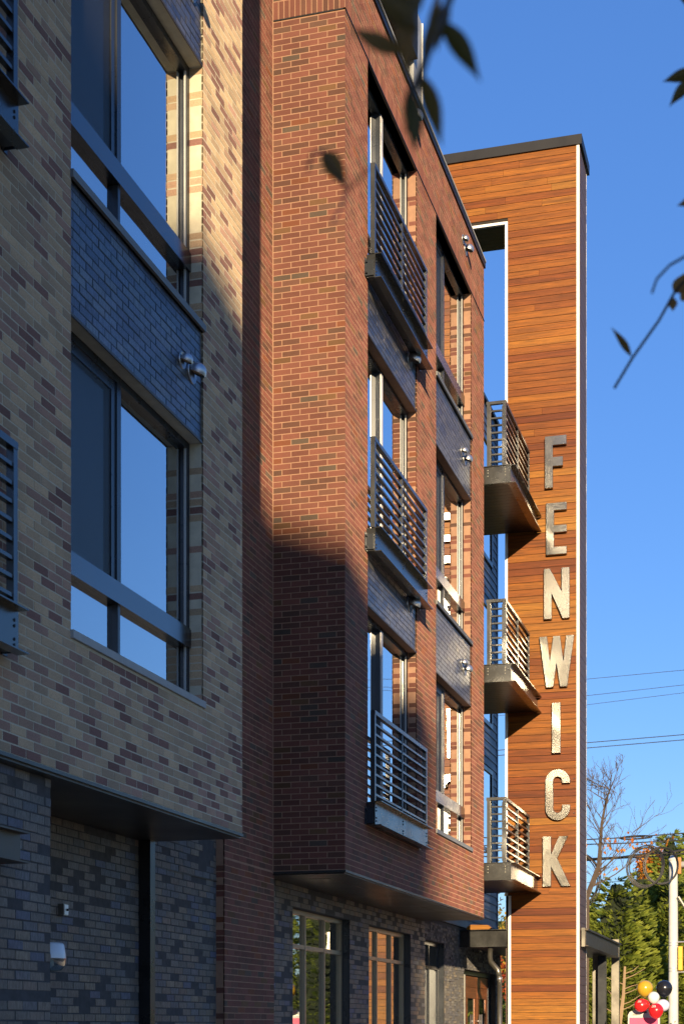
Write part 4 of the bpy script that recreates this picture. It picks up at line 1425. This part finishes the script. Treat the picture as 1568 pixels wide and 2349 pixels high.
# dead stem in front of the hedge
t = thing('dead_sapling', (-4.8212, 45.4289, 0.0371), 'pale dead sapling stem in front of the conifers', 'sapling')
m = MB()
b_ = Vector((-4.8212, 45.4289, 0.0371)); e_ = Vector((-4.6784, 45.4698, 1.6717))
m.tube([tuple(b_), tuple(b_.lerp(e_, .5) + Vector((0.03, 0, 0))), tuple(e_)], [0.06, 0.045, 0.03], 8)
m.build('stem', M['pale_stem'], t)
rg = random.Random(5)
for k in range(9):
    p = b_.lerp(e_, 0.15 + 0.09 * k)
    m = MB()
    sgn = 1 if k % 3 else -1
    m.tube([tuple(p), tuple(p + Vector((0.25 * sgn, 0.05, 0.10))), tuple(p + Vector((rg.uniform(.4, .75) * sgn, 0.1, rg.uniform(.2, .38))))], [0.016, 0.011, 0.004], 5)
    m.build('twig', M['pale_stem'], t)

# ------------------------------------------------------------------ overhead cables
def wire(pts, r, label, sag=0.0):
    P = [Vector(p) for p in pts]
    d = (P[-1] - P[0]).normalized()
    P = [P[0] - d * 14] + P + [P[-1] + d * 14]
    L = []
    for a, b in zip(P, P[1:]):
        for i in range(6):
            L.append(tuple(a.lerp(b, i / 6)))
    L.append(tuple(P[-1]))
    m = MB()
    m.tube(L, r, 6)
    o = m.build('overhead_cable', M['cable'], None)
    tag(o, label, 'cable', 'overhead cables at the street corner')
    return o


wire([(-7.6505, 60.2217, 13.1095), (-4.0792, 61.2447, 13.4562)], 0.009, 'thin overhead cable, highest of those crossing the sky')
wire([(-7.6505, 60.2217, 12.4821), (-4.0792, 61.2447, 12.8949)], 0.009, 'thin overhead cable, second from the top')
wire([(-7.6505, 60.2217, 12.1354), (-4.0792, 61.2447, 12.5977)], 0.008, 'thin overhead cable, third from the top')
wire([(-6.6304, 52.1921, 9.2724), (-3.5353, 53.0788, 9.5443)], 0.013, 'dark overhead cable, upper of the middle pair')
wire([(-6.6304, 52.1921, 9.1007), (-3.5353, 53.0788, 9.3726)], 0.013, 'dark overhead cable, lower of the middle pair')
wire([(-6.1204, 48.1774, 5.6269), (-4.8887, 48.5302, 5.6929), (-3.2634, 48.9958, 5.8250)], 0.018, 'black cable carrying the flat oval coil')
wire([(-6.1204, 48.1774, 5.4816), (-4.8887, 48.5302, 5.5212), (-3.2634, 48.9958, 5.6136)], 0.018, 'black cable just under the flat oval coil')
wire([(-6.0439, 47.5751, 4.9696), (-5.0784, 47.8517, 5.0217), (-4.3260, 48.0672, 5.1261), (-3.6990, 48.2468, 5.1652), (-3.2226, 48.3833, 5.2565)], 0.034, 'thick black cable bundle reaching the pale signal pole top')
wire([(-6.0694, 47.7759, 4.9512), (-4.9739, 48.0897, 5.0298), (-4.0924, 48.3422, 5.0691), (-3.2362, 48.5875, 5.1739)], 0.022, 'black cable lashed under the thick bundle')
wire([(-6.5976, 58.4429, 5.2510), (-3.9432, 59.2032, 5.3467)], 0.010, 'pale thin cable low across the conifer tops')


def coil(c, rx, rz, turns, label, tilt=0.0, rad=0.016, stance=0.0):
    c = Vector(c)
    t = thing('cable_coil', tuple(c), label, 'cable coil', 'coils of spare cable')
    rg = random.Random(int(c.x * 100))
    for k in range(turns):
        m = MB()
        ox, oz, s_ = rg.uniform(-.04, .04), rg.uniform(-.04, .04), rg.uniform(.95, 1.05)
        pts = []
        for i in range(41):
            a = 2 * math.pi * i / 40
            x = (rx * s_ * math.cos(a) + ox)
            z = rz * s_ * math.sin(a) + oz
            pts.append((c.x + x * math.cos(stance), c.y + 0.03 * k + x * math.sin(stance), c.z + z + x * tilt))
        m.tube(pts, rad, 6, cap=False)
        m.build('loop', M['cable'], t)
    return t


coil((-4.3019, 47.6581, 4.7207), 0.52, 0.60, 4, 'round cable coil, nearer the tower of the overlapping two', 0.05)
coil((-3.8832, 47.9860, 4.7668), 0.50, 0.56, 4, 'round cable coil, nearer the pole of the overlapping two', 0.0)
coil((-4.6855, 48.5884, 5.6929), 0.46, 0.045, 3, 'flat oval cable coil on the upper black cable', 0.03)
coil((-6.1172, 47.1381, 4.3198), 0.50, 0.72, 5, 'cable coil half hidden behind the tower edge', 0.0)

# ------------------------------------------------------------------ signal pole
pb = Vector((-3.5808, 48.9049, 0.0396))
pz = Vector((-3.5808, 48.9049, 4.9928)).z
t = thing('signal_pole', (pb.x, pb.y, GROUND), 'pale concrete-grey traffic signal pole with pointed cap', 'pole')
m = MB()
put = lambda x, y, h: (pb.x + x, pb.y + y, h)
m.lathe([(0.152, GROUND), (0.15, 0), (0.128, pz)], put, 24)
m.build('shaft', M['concrete'], t, smooth=True)
m = MB()
m.lathe([(0.128, pz), (0.146, pz + 0.01), (0.146, pz + 0.05), (0.0, pz + 0.27)], put, 24)
m.build('cap', M['concrete'], t)
for zz in (2.4964, 2.4172, 1.7303, 1.6379, 0.2510):
    m = MB()
    m.lathe([(0.140, zz - 0.01), (0.146, zz - 0.008), (0.146, zz + 0.008), (0.140, zz + 0.01)], put, 20)
    m.build('band', M['hood'], t)
t2 = thing('pedestrian_signal', (pb.x + 0.3, pb.y, 2.2), 'yellow pedestrian signal housing on the pole side', 'signal')
za, zb_ = 1.6643, 2.3775
m = MB()
m.box(pb.x + 0.16, pb.x + 0.285, pb.y - 0.22, pb.y + 0.05, za, (za + zb_) / 2 - 0.01)
m.box(pb.x + 0.16, pb.x + 0.285, pb.y - 0.22, pb.y + 0.05, (za + zb_) / 2 + 0.01, zb_)
m.box(pb.x + 0.17, pb.x + 0.275, pb.y - 0.20, pb.y + 0.03, (za + zb_) / 2 - 0.01, (za + zb_) / 2 + 0.01)
m.build('housing', M['yellow'], t2)
for zz in (2.5228, 1.6114):
    m = MB()
    m.tube([(pb.x + 0.13, pb.y, zz), (pb.x + 1.2, pb.y, zz)], 0.025, 8)
    m.build('bracket', M['hood'], t2)
t2 = thing('mast_arm', (pb.x + 0.4, pb.y, pz), 'ochre mounting block and grey arm near the pole top', 'mast arm')
onebox('block', M['ochre'], t2, pb.x + 0.14, pb.x + 0.235, pb.y - 0.1, pb.y + 0.1, 4.5834, 5.0721)
m = MB()
zz = 4.8608
m.tube([(pb.x + 0.235, pb.y, zz), (pb.x + 4.5, pb.y, zz + 0.15)], 0.10, 12)
m.build('arm', M['concrete'], t2, smooth=True)
t2 = thing('camera_mount', (pb.x + 0.3, pb.y, 4), 'slanted grey camera bracket on the pole', 'bracket')
m = MB()
a_, b_ = Vector((-3.4268, 48.7409, 3.8803)), Vector((-3.1612, 48.8170, 3.4462))
m.tube([tuple(a_), tuple(b_)], 0.05, 8)
m.build('strut', M['pipe'], t2)
m = MB()
m.tube([tuple(b_ + Vector((-.05, 0, .05))), tuple(b_ + Vector((.5, 0, .12)))], 0.09, 10)
m.build('body', M['hood'], t2)

# ------------------------------------------------------------------ balloons and sidewalk sign
def balloon(c, r, col, label, sq=1.0, print_=False, tail=(0, 0, -1)):
    c = Vector(c)
    t = thing('balloon', tuple(c), label, 'balloon', 'balloons in one bunch')
    m = MB()
    tl = Vector(tail).normalized()
    e1 = tl.orthogonal().normalized()
    e2 = tl.cross(e1)
    prof = []
    for i in range(17):
        a = math.pi * i / 16
        h = -math.cos(a)
        rr = math.sin(a) * (1 - 0.10 * max(0, h))
        prof.append((max(r * sq * rr, 0.0005), r * h * (1.12 if h > 0 else 1.0)))
    m.lathe(prof, lambda x, y, h: tuple(c + e1 * x + e2 * y + tl * h), 28)
    mat = mat_balloon('balloon_%s' % len(bpy.data.materials), col)
    m.build('skin', mat, t, smooth=True)
    k = MB()
    k.lathe([(0.004, r * 1.1), (0.014, r * 1.17), (0.0, r * 1.18)], lambda x, y, h: tuple(c + e1 * x + e2 * y + tl * h), 8)
    k.build('knot', mat, t)
    if print_:
        g = MB()
        rg = random.Random(int(r * 1e4))
        for row in range(2):
            for j in range(3):
                th, phi = -0.55 + j * 0.22, 0.62 - row * 0.2 + rg.uniform(-.03, .03)
                q = []
                for da, db in ((0, 0), (.14, 0.02), (.14, .13), (0, .11)):
                    A_, B_ = th + da, phi + db
                    d = Vector((math.sin(A_) * math.cos(B_), -math.cos(A_) * math.cos(B_), math.sin(B_)))
                    q.append(tuple(c + d * r * 1.012 * sq))
                g.poly(q)
        g.build('print', M['white'], t)
    return t


balloon((-2.4785, 27.3760, 0.6315), 0.138, (0.48, 0.30, 0.025), 'gold balloon, upper one of the bunch')
balloon((-2.1882, 27.7712, 0.6386), 0.140, (0.012, 0.013, 0.018), 'black balloon against the pale pole')
balloon((-2.3097, 27.1123, 0.4702), 0.098, (0.72, 0.70, 0.68), 'small white balloon in the middle of the bunch')
balloon((-2.5168, 27.1570, 0.3392), 0.125, (0.62, 0.02, 0.02), 'red balloon below the gold one', 0.92, True, (0.9, 0, 0.2))
balloon((-2.2018, 27.6633, 0.3443), 0.115, (0.58, 0.58, 0.72), 'pale lilac-white balloon below the black one', 0.92, False, (-0.9, 0, 0.1))
balloon((-2.2573, 26.9192, 0.2479), 0.125, (0.64, 0.015, 0.02), 'lowest red balloon in front of the bunch', 1.0, True)

sx, sy, sz = (-2.4999, 27.3698, 0.2452)
t = thing('sidewalk_sign', (sx, sy, GROUND), 'grey plastic sidewalk sign with pink face under the balloons', 'sign')
fn = lambda p, q, d: (sx + p, sy + d, sz + q)
hw = 0.265
outer = [(-hw, -1.2), (hw, -1.2), (hw, -0.07), (hw - 0.03, -0.015), (0.12, 0.03), (-0.12, 0.03), (-hw + 0.03, -0.015), (-hw, -0.07)]
m = MB()
m.prism(outer, fn, 0.0, 0.05)
m.build('panel', M['grey_plastic'], t)
m = MB()
m.prism(outer, lambda p, q, d: (sx + p, sy + d - 0.35 * q * 0.35, sz + q), 0.06, 0.11)
m.build('rear_panel', M['grey_plastic'], t)
m = MB()
m.prism([(-0.06, -0.035), (0.06, -0.035), (0.05, -0.005), (-0.05, -0.005)], fn, -0.003, -0.0005)
m.build('handle_slot', M['black'], t)
m = MB()
m.prism([(-0.20, -0.075), (-0.10, -0.075), (-0.12, -0.045), (-0.175, -0.05)], fn, -0.003, -0.0005)
m.build('moulded_wedge', M['pipe'], t)
m = MB()
m.prism([(-hw + 0.025, -0.95), (hw - 0.025, -0.95), (hw - 0.025, -0.115), (-hw + 0.025, -0.115)], fn, -0.004, -0.0006)
m.build('face', M['pink'], t)
t = thing('planter_wall', (sx, sy + 0.1, GROUND), 'low concrete planter wall carrying the sidewalk sign', 'wall')
m = MB()
m.box(sx - 1.0, sx + 0.8, sy - 0.15, sy + 0.75, GROUND, sz - 1.2)
m.build('block', M['paving'], t)

# ------------------------------------------------------------------ overhanging willow twigs close to the lens
def leaf_obj(parent, p0, p1, w, bend, tone_, roll):
    a, b = Vector(p0), Vector(p1)
    ax = b - a
    L = ax.length
    ax.normalize()
    view = ((a + b) / 2).normalized()
    side = ax.cross(view).normalized()
    side = Quaternion(ax, roll) @ side
    up = side.cross(ax).normalized()
    m = MB()
    n = 10
    row = []
    for i in range(n + 1):
        s = i / n
        wd = w * (math.sin(math.pi * s ** 0.75) ** 1.25) + 0.0002
        c = a + ax * L * s + up * math.sin(math.pi * s) * bend * 0.5 + side * math.sin(math.pi * s) * bend
        row.append((c - side * wd + up * wd * .25, c - up * 0.0004, c + side * wd + up * wd * .25))
    for i in range(n):
        for k in (0, 1):
            m.poly([tuple(row[i][k]), tuple(row[i][k + 1]), tuple(row[i + 1][k + 1]), tuple(row[i + 1][k])], tone_)
    return m.build('leaf', M['willow'], parent, smooth=True)


def branch(label, stem, rads, leaves, seed, near=1.0):
    rg = random.Random(seed)
    stem = [[tuple(Vector(p) * near) for p in st] for st in stem]
    leaves = [(tuple(Vector(a) * near), tuple(Vector(b) * near), w) for a, b, w in leaves]
    t = thing('willow_branch', tuple(stem[0][0]), label, 'branch', 'willow twigs hanging near the lens')
    for k, (pts, r) in enumerate(zip(stem, rads)):
        m = MB()
        m.tube(pts, r, 6)
        m.build('twig', M['twig'], t)
    for p0, p1, w in leaves:
        leaf_obj(t, p0, p1, w * 1.25 * near, rg.uniform(-.004, .004), rg.random(), rg.uniform(-.25, .25))
    return t


branch('blurred willow branch with drooping leaves at the top, in front of the parapet',
       [[(-0.3472, 1.7209, 1.1904), (-0.3686, 1.6836, 1.0943), (-0.3854, 1.6580, 1.0301), (-0.3958, 1.6550, 0.9997), (-0.4002, 1.6537, 0.9599)], [(-0.3754, 1.6816, 1.0801), (-0.3866, 1.6992, 1.0735), (-0.4018, 1.7157, 1.0471)]],
       [0.0042, 0.0030],
       [((-0.3710, 1.6621, 1.1283), (-0.4317, 1.6031, 1.0835), 0.0075), ((-0.3890, 1.6569, 1.0652), (-0.4127, 1.5461, 1.0444), 0.0085), ((-0.4072, 1.6725, 1.0541), (-0.4393, 1.5593, 1.0209), 0.0072),
        ((-0.4027, 1.6738, 1.1274), (-0.3989, 1.6541, 1.0044), 0.0085), ((-0.3708, 1.6830, 1.0919), (-0.3328, 1.7147, 1.0361), 0.0085), ((-0.3881, 1.6572, 1.0231), (-0.3699, 1.6832, 0.9532), 0.0080),
        ((-0.3989, 1.6541, 1.0091), (-0.3851, 1.6164, 0.9136), 0.0085), ((-0.3822, 1.6797, 1.0612), (-0.3881, 1.7612, 1.1848), 0.0055), ((-0.3854, 1.6580, 1.0348), (-0.3754, 1.6816, 1.1132), 0.0060),
        ((-0.4137, 1.6499, 1.1283), (-0.3944, 1.6554, 1.0675), 0.0070), ((-0.3617, 1.6856, 1.1132), (-0.3797, 1.7012, 1.0687), 0.0062), ((-0.3823, 1.6589, 1.1190), (-0.3952, 1.6136, 1.0470), 0.0066)], 1, 0.92)
branch('small blurred willow sprig in front of the red brick face',
       [[(-0.4444, 1.4330, 0.8090), (-0.4401, 1.4343, 0.8255), (-0.4371, 1.4559, 0.8395), (-0.4360, 1.5395, 0.8440)], [(-0.4360, 1.5395, 0.8440), (-0.3980, 1.4463, 0.7995), (-0.3693, 1.3713, 0.7686)], [(-0.4360, 1.5395, 0.8440), (-0.4127, 1.4421, 0.7768), (-0.3993, 1.3627, 0.7190)]],
       [0.0016, 0.0014, 0.0014],
       [((-0.4658, 1.5517, 0.8934), (-0.4519, 1.5973, 0.8752), 0.0080)], 2, 1.15)
branch('long bare willow twig with one curled leaf against the blue sky',
       [[(-0.3751, 3.4293, 1.3679), (-0.3373, 3.4401, 1.4334), (-0.2833, 3.4556, 1.5129), (-0.2518, 3.4646, 1.5718), (-0.1615, 3.3865, 1.6273)], [(-0.2627, 3.0454, 1.3869), (-0.2540, 3.0479, 1.4133), (-0.2301, 3.0547, 1.4397), (-0.1627, 3.0741, 1.4794)]],
       [0.0032, 0.0026],
       [((-0.3400, 3.4394, 1.4352), (-0.3766, 3.3768, 1.4768), 0.0060), ((-0.2563, 3.4633, 1.5643), (-0.2545, 3.4638, 1.5325), 0.0085), ((-0.2518, 3.4646, 1.5718), (-0.2222, 3.4731, 1.6205), 0.0150), ((-0.2383, 3.4685, 1.5550), (-0.2114, 3.4762, 1.5924), 0.011)], 3)
branch('willow leaves entering at the upper picture edge over the sky',
       [[(-0.1664, 3.4891, 2.0883), (-0.2024, 3.4788, 2.0462), (-0.2132, 3.4757, 1.9947)]], [0.0026],
       [((-0.2024, 3.4788, 2.0462), (-0.2761, 3.4577, 2.0247), 0.0105), ((-0.2114, 3.4762, 2.0321), (-0.2626, 3.4615, 1.9713), 0.0100), ((-0.1934, 3.4814, 1.7889), (-0.2464, 3.4662, 1.7589), 0.0095), ((-0.2024, 3.4788, 2.1818), (-0.2419, 3.4674, 2.2043), 0.0080)], 4)

# ------------------------------------------------------------------ neighbouring house behind the camera: it shades the lower facade
hd = Vector((travel.x, travel.y, 0)).normalized()          # along the light
hs = Vector((hd.y, -hd.x, 0))                              # across it, towards the street
nbh = thing('neighbour_house', tuple(-hd * 42 + Vector((0, 0, GROUND))), 'tall rendered house behind the viewpoint, throwing its shadow on the facade', 'house')
tanel = math.tan(SUN_EL)


def hp(s, l, z):
    v = hs * s + hd * l
    return (v.x, v.y, z)


L0, L1 = -40.0, -50.0
eave = 7.72 + 40 * tanel
m = MB()
S0, S1 = -30.0, 1.2
for (p, q) in (((S0, L0), (S1, L0)), ((S1, L0), (S1, L1)), ((S1, L1), (S0, L1)), ((S0, L1), (S0, L0))):
    m.poly([hp(p[0], p[1], GROUND), hp(q[0], q[1], GROUND), hp(q[0], q[1], eave), hp(p[0], p[1], eave)])
m.build('wall', M['render'], nbh)
m = MB()
sl = 0.44
top = eave + sl * 6
m.prism([(S1 + 0.02, eave), (S1 - 6, top), (S0, top), (S0, eave)], lambda p, q, d: hp(p, d, q), L0 + 0.1, L1)
m.build('roof', M['roof'], nbh)
